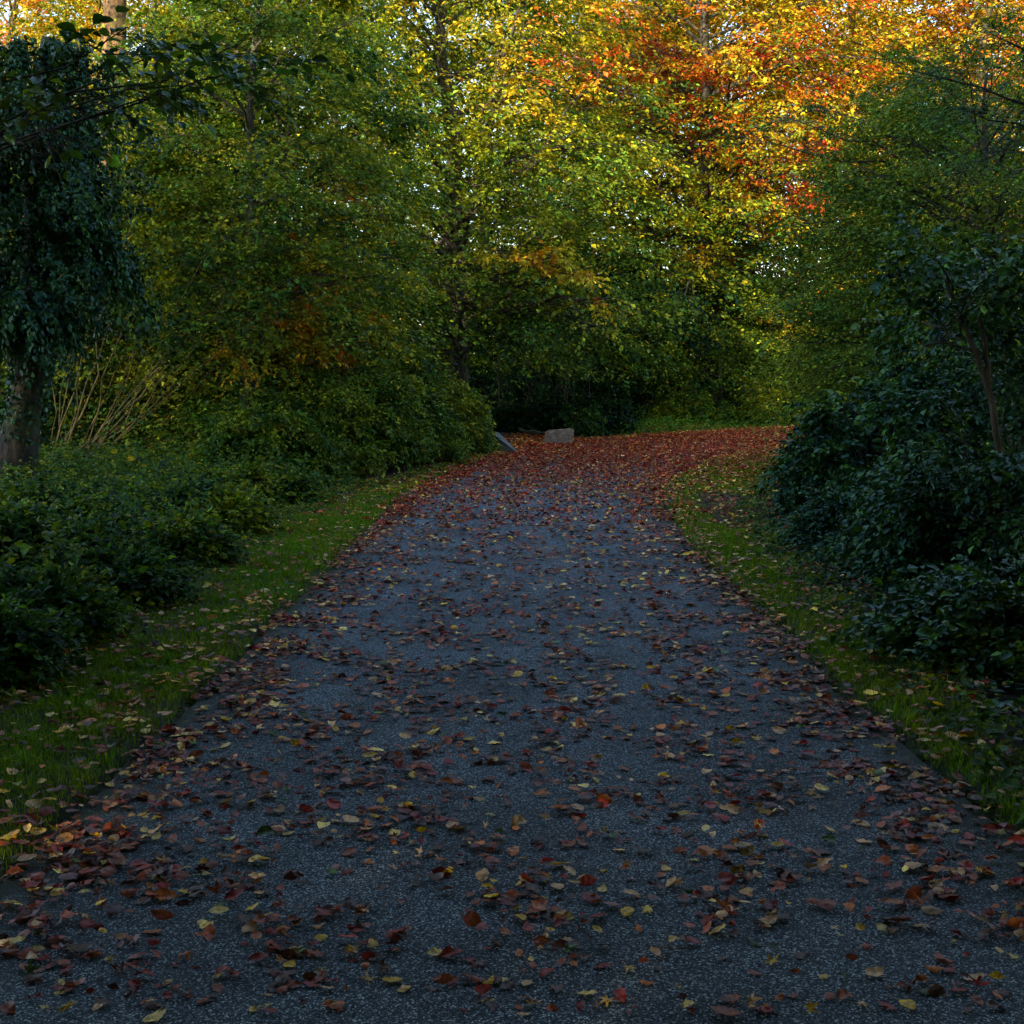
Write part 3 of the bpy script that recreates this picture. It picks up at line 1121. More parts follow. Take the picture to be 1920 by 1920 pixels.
# ------------------------------------------------------------------ left trees
# ivy-clad tree
def ivy_tree():
    g = rng_of(301)
    x, y = -6.5, 12.9 * KF
    e = empty('ivy_clad_tree', (x, y, 0), 'leaning old tree at the left edge, its trunk wrapped in dark glossy ivy', 'tree')
    K = 40
    z = np.linspace(-0.1, 5.9, K)
    c = np.stack([0.14 * z + 0.12 * np.sin(z * 0.9), 0.05 * z, z], -1)
    rr = 0.22 + 0.18 * np.exp(-np.maximum(z, 0) / 0.5) - 0.014 * z + 0.02 * np.sin(z * 3.1)
    w = Tubes()
    w.add(c[None], rr[None], 16)
    lv = Leaves()
    n = 14
    zs = g.uniform(2.4, 5.2, n)
    S = np.stack([np.interp(zs, z, c[:, 0]), np.interp(zs, z, c[:, 1]), zs], -1)
    a = g.uniform(-2.7, 0.6, n)
    L = g.uniform(0.5, 1.25, n)
    D = np.stack([np.cos(a), np.sin(a), 0 * a], -1)
    foliate(g, S, S + D * (L * .5)[:, None] + UP * 0.3, S + D * L[:, None] - UP * (0.1 * L)[:, None], L, np.full(n, 0.03), w, lv, 12, 10, 8, 0.07, w0=0.25, dw=0.3, tilt=0.9,
            droop=1.2, twlen=0.4, s0=0.1, sublen=0.6)
    w.build('trunk', M_PALEBARK, e)
    # ivy sleeve: leaves on lumpy cylinder around the stem, facing outwards
    iv = Leaves()
    q = 34000
    zz = 0.9 + 5.0 * g.uniform(0, 1, q) ** 0.7
    aa = g.uniform(-math.pi, math.pi, q)
    lump = 0.55 + 1.0 * noise2(aa * 1.1 + 3, zz * 0.9, 77, 1.3, 3)
    rad = 0.25 + 0.98 * smooth(1.9, 2.9, zz) * (1 - 0.6 * smooth(4.8, 5.9, zz)) * np.clip(lump, 0.15, 1.5) * g.uniform(0.72, 1.0, q) ** 0.5
    P = np.stack([np.interp(zz, z, c[:, 0]) + rad * np.cos(aa), np.interp(zz, z, c[:, 1]) + rad * np.sin(aa), zz - 0.25 * rad], -1)
    kp = (g.random(q) < np.where(zz < 2.1, 0.22, 1.0)) & (noise2(aa * 1.3, zz * 1.6, 78, 1.0, 2) > -0.45)
    N = np.stack([np.cos(aa), np.sin(aa), 0 * aa + 0.5], -1) + g.normal(0, 0.8, (q, 3))
    A = np.stack([g.normal(0, 1, q), g.normal(0, 1, q), g.normal(-0.5, 0.9, q)], -1)
    A = A - N * (np.sum(A * norm(N) ** 1, 1, keepdims=True) / np.maximum(np.linalg.norm(N, axis=1, keepdims=True), 1e-6))
    iv.add(P[kp], A[kp], N[kp], (0.058 * np.exp(g.normal(0, 0.25, q)))[kp], palette(0.15 + g.normal(0, 0.3, q), g, 0.35)[kp])
    iv.build('ivy', M_GLOSSY, e, T_OVAL, 5)
    lv.build('crown', M_GLOSSY, e, T_OVAL, 6)


ivy_tree()

# hazel: stems fanning out of one stool
def hazel():
    g = rng_of(311)
    b = gp(95, 905)
    x, y = b[0], b[1] + 0.2
    e = empty('hazel', (x, y, 0), 'hazel with many thin olive stems fanning out beside the ivy clad trunk', 'shrub')
    ends = [(330, 640), (370, 560), (395, 575), (300, 560), (250, 520), (220, 480), (170, 560), (130, 560), (190, 500), (400, 640), (430, 600), (350, 700), (100, 600), (260, 600), (420, 520),
            (310, 470), (360, 480), (230, 640), (450, 480), (150, 480), (200, 620), (280, 690)]
    E = np.array([wp(a, c, y / KF + g.uniform(-0.9, 1.3)) for a, c in ends]) - np.array([x, y, 0])
    E = E * g.uniform(1.1, 1.5, (len(E), 1))
    n = len(E)
    S = np.stack([g.normal(0, 0.09, n), g.normal(0, 0.09, n), np.full(n, -0.05)], -1)
    C = S + (E - S) * np.array([0.5, 0.5, 0.30]) + g.normal(0, 0.12, (n, 3))
    L = np.linalg.norm(E - S, axis=1)
    w, lv = Tubes(), Leaves()
    foliate(g, S, C, E, L, g.uniform(0.014, 0.03, n), w, lv, 9, 7, 7, 0.075, w0=1.15, dw=0.4, tilt=0.5, s0=0.74, twlen=0.35, sublen=0.24, twigs=True)
    # bare low limb and long drooping shoot
    Q = np.array([(0, 0, 0.0), (0.35, -0.1, 0.16), (0.62, -0.15, 0.30), (0.86, -0.2, 0.62), (0.98, -0.2, 0.86)])
    s = np.linspace(0, 4, 12)
    Q = np.stack([np.interp(s, np.arange(5), Q[:, i]) for i in range(3)], -1)
    w.add(Q[None], np.linspace(0.05, 0.025, 12)[None], 8)
    Q = np.array([(0.86, -0.2, 0.60), (1.3, -0.2, 0.52), (1.9, -0.25, 0.68), (2.6, -0.3, 0.86), (3.1, -0.3, 0.80)])
    s = np.linspace(0, 4, 14)
    Q = np.stack([np.interp(s, np.arange(5), Q[:, i]) for i in range(3)], -1)
    w.add(Q[None], np.linspace(0.013, 0.004, 14)[None], 5)
    w.build('stems', M_HAZEL, e)
    lv.build('foliage', M_LEAF, e, T_OVAL, 8)


hazel()

make_tree('field_maple', -4.9, 18.6, 'dull green maple rising behind the hazel stems', 10, 0.16, 1.8, 2.6, 44, 12, 11, 8, 0.085, 320,
          fill=3737, w0=1.2, dw=0.45, tilt=0.55, twlen=0.42, templates=T_LOBED, twigs=False, sublen=0.4)
make_tree('field_maple', -8.4, 20.0, 'maple at the far left behind the ivy clad tree', 7.0, 0.2, 2.0, 3.4, 34, 11, 10, 8, 0.095, 321,
          fill=2156, w0=1.1, dw=0.5, tilt=0.6, twlen=0.5, sublen=0.4)
# small understorey beech with rusty sprays above the hedge
tg = [(*wp(700, 605, 19.5), 1.3, 2.0), (*wp(640, 640, 19.0), 1.2, 2.0), (*wp(560, 560, 18.5), 0.8, 3.0), (*wp(680, 450, 20.0), 0.2, 3.6), (*wp(520, 600, 18.0), 1.2, 2.4),
      (*wp(650, 350, 20.5), 1.0, 4.0), (*wp(450, 660, 17.5), 0.4, 2.2), (*wp(600, 500, 19.0), 0.4, 3.2), (*wp(480, 520, 17.5), 0.6, 3.0)]
make_tree('young_beech', -5.0, 21.0, 'young beech with rusty yellow layered sprays above the hedge', 9.5, 0.13, 2.0, 3.2, 38, 11, 11, 9, 0.095, 330,
          fill=2156, blobs=[(wp(640, 600, 19), 1.6, 1.5), (wp(500, 640, 17.5), 1.2, 1.1), (wp(650, 340, 20), 0.8, 1.5)], w0=1.2, dw=0.6, tilt=0.42, twlen=0.45, droop=0.3, targets=tg)

for i, (x, Yd, h, lab) in enumerate([(-9.6, 19.5, 6.5, 'dark holly filling the gap left of the hazel'), (-8.2, 22.5, 6.0, 'dark holly seen between the hazel stems'), (-11.5, 24.0, 7.5, 'dark holly at the left border behind the ivy tree'),
                                     (-6.6, 24.5, 5.0, 'dark holly low behind the maple')]):
    make_tree('holly', x, Yd, lab, h, 0.12, 0.4, 2.3, 30, 9, 8, 8, 0.10, 360 + i, fill=1800, w0=0.1, dw=0.25, tilt=0.6, twlen=0.45, el=(0.2, 0.9), group='dark hollies added in the gaps under the left trees')  # near-black hollies put in to darken the bright gap

# linden limb reaching in at upper left
tg = [(*wp(340, 75, 7.2), 0.0, 2.0), (*wp(530, 120, 7.6), 0.0, 2.3), (*wp(430, 90, 7.4), 0.0, 2.1), (*wp(240, 50, 6.6), 0.0, 2.2), (*wp(300, 150, 7.0), 0.0, 2.2), (*wp(400, 160, 7.4), 0, 2.3)]
make_tree('linden', -5.9, 7.4, 'linden leaning in from the left, its large blue green leaves hanging at upper left', 10.5, 0.2, 7.0, 3.2, 16, 7, 5, 5, 0.085, 340,
          w0=1.0, dw=0.3, tilt=0.45, twlen=0.42, templates=T_OVAL, leaf=M_GLOSSY, targets=tg, twigs=True, sublen=0.16, thin_targets=0.3, s0=0.45, el=(0.4, 1.0))

# big trunk, warm sunlight put into its bark colour, upper left
make_tree('tall_beech', wp(170, 100, 27.0)[0], 27.0, 'big beech at upper left with sunlight orange put into its trunk colour', 22, 0.52, 13.0, 6, 34, 11, 10, 8, 0.11, 350,
          fill=2012, w0=2.2, dw=0.7, tilt=0.5, bark=M_BEECH, twlen=0.6, lean=(0.4, 0))

make_tree('copper_beech', wp(40, 100, 40)[0], 40.0, 'orange tree showing behind the ivy at the top left corner', 21, 0.3, 5.0, 5.5, 34, 11, 11, 8, 0.13, 351,
          fill=3600, w0=3.0, dw=0.7, tilt=0.5, twlen=0.7)
make_tree('beech', wp(330, 100, 38)[0], 38.0, 'yellowing tree behind the maple at upper left', 20, 0.3, 4.0, 5.0, 34, 11, 11, 8, 0.12, 352,
          fill=2587, w0=2.0, dw=0.6, tilt=0.5, twlen=0.7)

# ------------------------------------------------------------------ centre trees
E_Y = 31.0
tg = [(*wp(730, -60, 30), 0.3, 4.2), (*wp(1000, -80, 30), 0.4, 5.0), (*wp(800, -150, 31), 0.3, 6.0), (*wp(1120, 150, 28.5), 0.4, 4.6), (*wp(640, 120, 29.5), 0.0, 3.6)]
for (px, py, Yd, b) in [(1000, 495, 26.5, 0.2), (1090, 515, 26.2, 0.4), (1140, 560, 26.2, 0.3), (1050, 480, 26.5, 0.2), (940, 470, 26.8, .2), (870, 560, 27.5, .1), (800, 600, 27.0, .1), (770, 680, 27.0, 0), (700, 560, 27.5, 0),
                        (840, 460, 27.0, .1), (1100, 420, 29.0, 0.2), (640, 460, 28, -.2), (900, 290, 28.0, .1), (1000, 300, 28.5, 0.3), (720, 330, 27.5, -.1), (640, 250, 28, 0),
                        (1130, 570, 29, -.3), (950, 620, 28, -.3), (880, 380, 27, 0.2), (760, 200, 27.5, .4), (820, 100, 27.5, .7), (650, 100, 28, .3), (980, 150, 28.5, .4)]:
    q = wp(px, py, Yd)
    tg.append((*q, b, max(2.4, q[2] * 0.78)))
make_tree('beech', wp(862, 700, E_Y)[0], E_Y, 'large beech in the centre with yellow green leaves and one orange bough', 19, 0.30, 4.3, 6.3, 58, 12, 12, 9, 0.125, 400,
          fill=5175, clear=0.4, w0=1.15, dw=0.38, grad=0.035, zref=5, tilt=0.42, twlen=0.6, droop=0.28, targets=tg, lean=(0.3, 0),
          blobs=[(wp(a, b, c), r_, k_) for a, b, c, r_, k_ in ((1030, 120, 27, 1.0, 2.4), (1100, 140, 27, 1.2, 2.8), (1190, 40, 28.5, 2.0, 2.4), (1000, 20, 28, 1.5, 1.4), (1230, 200, 28, 1.3, 1.8), (1250, 330, 29, 1.0, 1.5), (980, 475, 26.5, 0.9, 1.5), (1070, 510, 26.3, 1.0, 1.6), (1130, 545, 26.3, 0.6, 1.5), (870, 420, 27, 1.5, 0.7), (780, 60, 28, 2.8, 0.8), (700, 330, 27.5, 2.0, -0.3), (950, 600, 28, 2.0, -0.3), (1000, 200, 28, 1.5, 0.4),
                                                     (620, 480, 28, 2.5, -0.6))])
make_tree('beech', wp(690, 700, 28.5)[0], 30.5, 'slanting dark trunked beech left of the centre beech', 15, 0.24, 4.5, 5.0, 30, 11, 11, 9, 0.125, 401,
          fill=2587, clear=0.3, w0=1.35, dw=0.4, grad=0.05, zref=6, tilt=0.45, twlen=0.55, lean=(-1.8, 0.5))
# copper / orange beeches, right of centre
G_Y = 42.0
tg = []
for (px, py, Yd, b) in [(1050, 110, 37, 1.6), (1110, 150, 37, 2.0), (1020, 160, 37, 1.3), (1250, 110, 38, 1.4), (1300, 200, 38, 1.0), (1400, 90, 38, 1.2), (1500, 60, 38, 1.0), (1480, 310, 38, 1.6),
                        (1550, 350, 38, 1.8), (1400, 290, 38, 1.2), (1600, 130, 39, 1.0), (1200, 60, 38, 1.0), (1330, 320, 38, 0.2), (1250, 400, 38, 0), (1350, 430, 38, .9), (1180, 260, 38, 0), (1150, 350, 38, 0),
                        (1440, 380, 38, 0.5), (1300, 480, 37.5, 0.9), (1540, 260, 38, 1.2), (1220, 480, 37, 0.6)]:
    q = wp(px, py, Yd)
    tg.append((*q, b, max(3.0, q[2] * 0.8)))
make_tree('copper_beech', wp(1330, 400, G_Y)[0], G_Y, 'tall beech with orange and red autumn leaves at upper right of centre', 24, 0.38, 5.8, 8.0, 64, 12, 12, 9, 0.15, 410,
          fill=6037, w0=1.35, dw=0.7, grad=0.10, zref=9, tilt=0.42, twlen=0.75, droop=0.25, targets=tg,
          blobs=[(wp(a, b, c), r_, k_) for a, b, c, r_, k_ in ((1060, 110, 37, 1.9, 1.8), (1240, 60, 38, 3.0, 1.4), (1290, 190, 38, 1.5, 1.4), (1420, 80, 38, 2.6, 1.0), (1600, 100, 38, 2.5, 1.2), (1530, 345, 38, 1.6, 1.8), (1410, 290, 38, 2.0, 1.2),
                                                     (1150, 60, 37, 1.6, 1.6), (1310, 470, 37.5, 1.2, 1.0), (1230, 300, 37.5, 1.3, 0.8), (1480, 200, 38, 2.0, 1.3), (1230, 590, 37, 2.5, -1.0))])
make_tree('copper_beech', wp(1600, 300, 47)[0], 47.0, 'golden orange beech behind the dark right hand tree', 25, 0.4, 6.0, 8.0, 46, 12, 11, 9, 0.16, 411,
          fill=3737, w0=2.6, dw=0.8, grad=0.06, zref=10, tilt=0.45, twlen=0.8)
make_tree('copper_beech', wp(1860, 300, 44)[0], 44.0, 'yellow orange beech showing through twigs at the upper right corner', 24, 0.4, 6.0, 7.5, 44, 12, 11, 9, 0.155, 412,
          fill=3737, w0=2.7, dw=0.8, grad=0.05, zref=10, tilt=0.45, twlen=0.8)
make_tree('beech', wp(1090, 300, 48)[0], 48.0, 'tall green beech behind the gap between centre and orange beeches', 24, 0.4, 5.0, 7.5, 44, 12, 11, 9, 0.16, 413,
          fill=3449, w0=1.4, dw=0.45, grad=0.06, zref=10, tilt=0.45, twlen=0.8)

# green shrub mass at the back of the bend
make_tree('hawthorn', wp(1360, 700, 40)[0], 40.5, 'dense green hawthorn hanging over the far side of the bend', 6.3, 0.12, 0.6, 3.4, 52, 11, 10, 8, 0.105, 420,
          fill=2587, w0=1.15, dw=0.3, tilt=0.6, twlen=0.45, droop=0.5, blobs=[(wp(1470, 610, 38.5), 1.1, 2.0)], el=(0.2, 0.9))
make_tree('hawthorn', wp(1220, 700, 42)[0], 42.0, 'shadow-coloured green hawthorn left of the dense one behind the bend', 5.6, 0.12, 0.8, 2.9, 36, 10, 9, 8, 0.105, 421,
          fill=1400, w0=0.2, dw=0.3, tilt=0.6, twlen=0.45, droop=0.45)  # shade under the crowns put into the leaf colour
make_tree('hawthorn', wp(1490, 700, 46)[0], 46.0, 'shadowed hawthorn at the right end of the visible bend', 6.0, 0.12, 0.7, 3.2, 36, 10, 9, 8, 0.11, 422,
          fill=1437, w0=0.9, dw=0.3, tilt=0.6, twlen=0.45, droop=0.45)
make_tree('hawthorn', wp(1640, 700, 44)[0], 44.0, 'green hawthorn behind the glossy shrub beyond the bend', 6.0, 0.12, 0.7, 3.2, 36, 10, 9, 8, 0.11, 423,
          fill=1437, w0=1.0, dw=0.3, tilt=0.6, twlen=0.45, droop=0.45)
for i, (px, Yd, r, h, lab) in enumerate([
        (975, 31.5, 0.9, 1.0, 'dark ferny bush between the grey stone and the boulder'),
        (1060, 30.5, 1.0, 1.2, 'dark bush pressing close behind the pale boulder'),
        (1130, 31.5, 1.1, 1.3, 'dark bush right behind the thin fallen branch'),
        (1010, 40, 2.0, 3.6, 'shadow-coloured shrub straight behind the pale boulder'),
        (930, 38, 1.8, 3.0, 'dark shrub in the gap right of the centre trunk'),
        (1110, 39.5, 1.6, 2.6, 'low shrub right of the boulder, below the hawthorn'),
        (760, 36, 2.2, 3.2, 'dark shrub behind the hedge under the slanting trunk'),
        (600, 33, 2.2, 3.4, 'dark shrub behind the young beech'),
        (450, 28, 2.2, 3.6, 'shrub coloured in deep shade behind the maple'),
        (1290, 38.2, 1.2, 1.3, 'low bright green bush on the far verge'),
        (1440, 38.5, 1.1, 1.2, 'yellowish low bush on the far verge near the right end'),
        (250, 22, 2.2, 3.6, 'shade-coloured shrub behind the hazel')]):
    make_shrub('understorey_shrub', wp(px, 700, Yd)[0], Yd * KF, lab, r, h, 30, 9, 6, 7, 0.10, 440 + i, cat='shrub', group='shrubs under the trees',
               w0=1.5 if 'yellowish' in lab else (1.3 if 'bright' in lab else 0.1), dw=0.35, tilt=0.6, twlen=0.4, rad=0.02, droop=0.4)  # low w0 puts the hollow's shade into the leaf colour

for i, (px, Yd, h, lab) in enumerate([(760, 42, 7.5, 'shadow-coloured holly behind the slanting trunk'), (900, 43, 7, 'shadow-coloured holly right behind the centre trunk'), (1030, 44, 7.5, 'shadow-coloured holly far behind the pale boulder'),
                                      (1140, 45, 7, 'shadow-coloured holly behind the dark hawthorn'), (560, 38, 7, 'shadow-coloured holly behind the young beech')]):
    make_tree('holly', wp(px, 700, Yd)[0], Yd, lab, h, 0.12, 0.6, 3.4, 30, 9, 8, 8, 0.14, 480 + i, fill=1724, w0=0.05, dw=0.2, tilt=0.6, twlen=0.5, el=(0.2, 0.9), group='shadow-coloured hollies under the beeches')  # shade of the hollow painted as near-black leaves

# thin bare saplings in the dark behind the boulder
for i, (px, top, Yd, lab) in enumerate([(985, 660, 34, 'thin bare sapling left of the pale boulder'), (1052, 640, 33, 'upright pale sapling right behind the boulder'),
                                        (1062, 700, 33.5, 'short sapling just right of the boulder'), (1080, 650, 35, 'slim sapling leaning right behind the boulder'),
                                        (1100, 690, 34, 'bent sapling between boulder and hawthorn'), (935, 600, 35, 'tall thin sapling nearest the centre trunk'),
                                        (1035, 690, 35, 'fine sapling directly above the boulder')]):
    g = rng_of(460 + i)
    b = wp(px, 760, Yd)
    e = empty('sapling', (b[0], Yd * KF, 0.1), lab, 'sapling', 'bare saplings behind the boulder')
    w = Tubes()
    H = wp(px, top, Yd)[2]
    P = np.stack([np.linspace(0, g.normal(0, 0.35), 9), np.linspace(0, g.normal(0, .3), 9), np.linspace(-.2, H, 9)], -1) + g.normal(0, 0.03, (9, 3))
    w.add(P[None], np.linspace(0.028, 0.01, 9)[None], 6)
    for k in range(5):
        j = g.integers(3, 8)
        D = norm(np.array([g.normal(), g.normal(), 1.3]))
        L = g.uniform(0.5, 1.2)
        w.add(np.stack([P[j], P[j] + D * L * .5, P[j] + D * L + UP * 0.15])[None], np.array([[0.012, 0.008, 0.004]]), 4)
    w.build('stems', M_PALEBARK, e)

# ------------------------------------------------------------------ right side
tg = []
for (px, py, Yd, b) in [(1500, 420, 17.5, 0), (1470, 520, 18, 0), (1520, 600, 17.5, -.2), (1600, 450, 17, 0), (1650, 330, 17, 0), (1700, 250, 17, 0), (1560, 330, 18, 0), (1480, 640, 18, -.1),
                        (1600, 560, 16.5, -.2), (1700, 500, 16, -.1), (1750, 380, 16, 0), (1830, 450, 15.5, 0), (1400, 260, 19, 0.3), (1620, 230, 18, 0.2), (1560, 690, 17.5, 0), (1800, 300, 16, 0), (1880, 350, 15, 0)]:
    q = wp(px, py, Yd)
    tg.append((*q, b, max(1.8, q[2] * 0.75)))
make_tree('hornbeam', 8.3, 18.0, 'dark fine leaved tree filling the right side above the shrubs', 6.9, 0.15, 1.8, 3.5, 46, 12, 11, 9, 0.06, 500,
          fill=7474, w0=1.15, dw=0.3, tilt=0.5, twlen=0.4, targets=tg, twigs=False)
make_tree('hornbeam', 11.2, 24.0, 'second dark tree farther back on the right', 7.8, 0.16, 1.5, 3.6, 40, 11, 10, 8, 0.085, 501,
          fill=3449, w0=1.0, dw=0.35, tilt=0.5, twlen=0.5)
tg = [(*wp(1800, 200, 10.5), 0, 3.5), (*wp(1700, 130, 11), 0.2, 3.8), (*wp(1850, 60, 10.5), 0.4, 4), (*wp(1900, 280, 10), 0, 3), (*wp(1760, 640, 11), 0, 2), (*wp(1860, 560, 10.5), 0, 2.3)]
make_tree('hornbeam', 6.9, 10.6, 'near tree at the right edge with bare twigs crossing the upper corner', 8.0, 0.09, 3.6, 2.4, 12, 8, 6, 6, 0.05, 502,
          fill=0, w0=1.0, dw=0.4, tilt=0.5, twlen=0.35, targets=tg, twigs=True)


def stem(name, label, pts, r0, r1, mat, seed, cat='tree'):
    g = rng_of(seed)
    P = np.array(pts, float)
    s = np.linspace(0, len(P) - 1, 16)
    Q = np.stack([np.interp(s, np.arange(len(P)), P[:, i]) for i in range(3)], -1) + g.normal(0, 0.008, (16, 3))
    return Q, np.linspace(r0, r1, 16)


# slim two-stemmed tree among the right shrubs
def slim_tree():
    Yd = 10.2
    e0 = gp(1905, 1060)
    e = empty('elder', (wp(1890, 900, Yd)[0], Yd * KF, 0), 'slim dark elder with two forked stems among the right hand shrubs', 'tree')
    o = np.array([wp(1890, 900, Yd)[0], Yd * KF, 0])
    w, lv = Tubes(), Leaves()
    for pts, a, b in (([(1895, 1020), (1885, 900), (1862, 760), (1830, 660), (1795, 580), (1775, 520)], 0.045, 0.022), ([(1852, 720), (1850, 660), (1838, 600), (1845, 540)], 0.032, 0.018),
                      ([(1830, 660), (1770, 640), (1730, 650)], 0.018, 0.008)):
        P = [wp(q[0], q[1], Yd) - o for q in pts]
        Q, rr = stem('', '', P, a, b, None, 5)
        w.add(Q[None], rr[None], 8)
    g = rng_of(510)
    n = 14
    S = np.array([wp(g.uniform(1760, 1850), g.uniform(520, 640), Yd) - o for _ in range(n)])
    D = np.stack([g.normal(0, 1, n), g.normal(-0.4, 1, n), g.uniform(0, 0.8, n)], -1)
    L = g.uniform(0.5, 1.3, n)
    E = S + norm(D) * L[:, None]
    foliate(g, S, (S + E) / 2 + UP * 0.1, E, L, np.full(n, 0.012), w, lv, 7, 5, 6, 0.075, w0=0.5, dw=0.3, tilt=0.45, twlen=0.3)
    w.build('trunk', M_BARK, e)
    lv.build('crown', M_GLOSSY, e, T_OVAL, 9)


slim_tree()
rs = [
    (1668, 985, 1.15, 1.7, 0.08, 'glossy broad leaved shrub reaching over the right grass verge'),
    (1775, 960, 1.2, 2.3, 0.078, 'taller glossy shrub behind the one over the verge'),
    (1790, 1085, 0.9, 0.85, 0.055, 'low dark shrub in front of the glossy shrubs'),
    (1880, 1120, 1.0, 1.3, 0.058, 'dark shrub at the right edge below the elder stems'),
    (1600, 1035, 0.5, 0.45, 0.05, 'small shrub at the corner of the right verge'),
    (1960, 1010, 1.3, 3.0, 0.07, 'tall dark shrub cut off by the right edge'),
    (1555, 950, 0.55, 0.85, 0.075, 'small glossy shrub leaning out over the verge, left of the others'),
    (1820, 900, 1.6, 3.0, 0.065, 'large shadowed shrub behind the elder stems'),
    (1930, 1260, 0.7, 0.45, 0.055, 'low leafy clump at the lower right under the trees'),
    (1700, 860, 1.5, 2.3, 0.09, 'shrub filling the gap behind the glossy shrub'),
]
for i, (px, py, r, h, s, lab) in enumerate(rs):
    q = gp(px, py)
    make_shrub('glossy_shrub' if 'glossy' in lab else 'dark_shrub', q[0] + 0.1, q[1] + r * 0.6, lab, r, h, int(27 * (0.08 / s) ** 1.3), 9, 5, 7, s, 520 + i, lift=0.9, cat='shrub', group='shrubs right of the path',
               leaf=M_GLOSSY, w0=0.2, dw=0.35, tilt=0.42, twlen=0.32, rad=0.01, sublen=0.35, templates=T_OVAL, droop=0.35, low=0.02)

# ------------------------------------------------------------------ woods beyond and around
def copy_tree(src, loc, rz, sc, label, group, name=None):
    r = src.copy()
    COL.objects.link(r)
    if name:
        r.name = name
    r.location = loc
    r.rotation_euler = (0, 0, rz)
    r.scale = (sc, sc, sc)
    r['label'] = label
    r['group'] = group
    for ch in list(src.children):
        c = ch.copy()
        COL.objects.link(c)
        c.parent = r
    return r


fg = 'tall trees standing far behind the bend'
f0 = make_tree('forest_tree', wp(250, 700, 52)[0], 52, 'far tree seen left behind the maples', 22, 0.35, 3.0, 6.5, 44, 11, 10, 7, 0.19, 600, fill=3162, w0=2.0, dw=0.5, grad=0.03, zref=8, tilt=0.5, twlen=0.8, group=fg)
f1 = make_tree('forest_tree', wp(900, 700, 60)[0], 60, 'far tree seen behind the centre beech', 23, 0.35, 2.0, 7, 44, 11, 10, 7, 0.19, 601, fill=3162, w0=1.8, dw=0.5, grad=0.03, zref=8, tilt=0.5, twlen=0.8, group=fg)
f2 = make_tree('forest_tree', wp(1500, 700, 62)[0], 62, 'far golden tree seen behind the orange beeches', 24, 0.35, 2.0, 7, 44, 11, 10, 7, 0.19, 602, fill=3162, w0=2.9, dw=0.5, grad=0.02, zref=8, tilt=0.5, twlen=0.8, group=fg)
g = rng_of(650)
k = 0
words = ['leftmost', 'second', 'third', 'fourth', 'fifth', 'sixth', 'seventh', 'eighth', 'ninth', 'tenth', 'eleventh', 'twelfth', 'thirteenth']
for px in (-150, 30, 400, 560, 1080, 1230, 1350, 1680, 1800, 1950, 2150):
    Yd = g.uniform(50, 72)
    src = (f2 if px > 1200 else (f0 if k % 2 else f1))
    copy_tree(src, (wp(px, 700, Yd)[0], Yd * KF, 0), g.uniform(0, 6.28), g.uniform(0.85, 1.1), '%s of the far background trees counted from the left' % words[k], fg)
    k += 1
# low far thicket trees that close the view under the crowns
for j, px in enumerate((-200, 100, 350, 600, 800, 1000, 1200, 1400, 1620, 1850, 2100)):
    Yd = g.uniform(50, 58)
    copy_tree((f0, f1)[j % 2], (wp(px, 700, Yd)[0], Yd * KF + 4, -0.3), g.uniform(0, 6.28), 0.36, '%s low thicket tree of the dark background from the left' % words[j].replace('leftmost', 'first'), 'low thicket trees in the background', 'thicket_tree')

# unseen trees added behind and beside the viewpoint to shade the path
sg = 'unseen trees added for shade around the viewpoint'
for (x, y, s) in ((-14, -16, 0.999), (-22, -12, 1.0), (-30, -14, 0.82), (-7, -18, 0.95), (0, -17, 1.0), (8, -16, 0.95), (-40, -10, 0.7), (15, -12, 0.9), (-18, -24, 1.1), (-29, -24, 1.1), (-8, -27, 1.1), (2, -28, 1.1),
                  (12, 3, 0.75), (18, 26, 0.7), (-3, -7.5, 0.8), (5, -7, 0.75), (-8.5, -7.5, 0.72), (-12, -4, 0.72)):
    copy_tree((f0, f1)[int(abs(x)) % 2], (x, y, 0), g.uniform(0, 6.28), s * (0.80 if y < -10 else 1), 'tall unseen tree added around the viewpoint to cast shade', sg, 'unseen_shade_tree')

make_tree('unseen_shade_tree', -3.5, -1.0 / KF, 'tall unseen tree added around the viewpoint to cast shade', 16, 0.35, 6.8, 7.0, 20, 8, 6, 6, 0.20, 660,
          fill=5000, w0=1.8, dw=0.5, tilt=0.5, twlen=0.7, group=sg)  # unseen crown added overhead to darken the near path
_s = make_tree('unseen_shade_tree', 4.5, 0.5 / KF, 'tall unseen tree added around the viewpoint to cast shade', 16, 0.35, 6.8, 6.5, 20, 8, 6, 6, 0.20, 661,
               fill=5000, w0=1.8, dw=0.5, tilt=0.5, twlen=0.7, group=sg)
for (x, y, s) in ((11.5, 6.0, 0.95), (-6.5, 2.5, 1.0), (6.8, 2.5, 1.0), (0.5, -0.5, 1.1)):  # more crowns added overhead, out of view, to dim the foreground
    copy_tree(_s, (x, y, 0), x, s, 'tall unseen tree added around the viewpoint to cast shade', sg)

# ------------------------------------------------------------------ fallen leaves
FC = [  # name, colour, weight on the asphalt
    ('rust brown', (0.22, 0.060, 0.028), 0.22), ('dark red', (0.19, 0.022, 0.014), 0.18), ('dark brown', (0.060, 0.026, 0.018), 0.20), ('orange brown', (0.36, 0.12, 0.030), 0.10),
    ('pale tan', (0.48, 0.31, 0.16), 0.08), ('pale yellow', (0.56, 0.44, 0.14), 0.05), ('bright yellow', (0.50, 0.33, 0.02), 0.04), ('purplish grey', (0.13, 0.07, 0.075), 0.10), ('green', (0.05, 0.10, 0.02), 0.02)]
FCC = np.array([c for _, c, _ in FC]) * 1.4 * np.array([1.1, 0.95, 0.8])
FCW = np.array([w for _, _, w in FC])
FCW = FCW / FCW.sum()


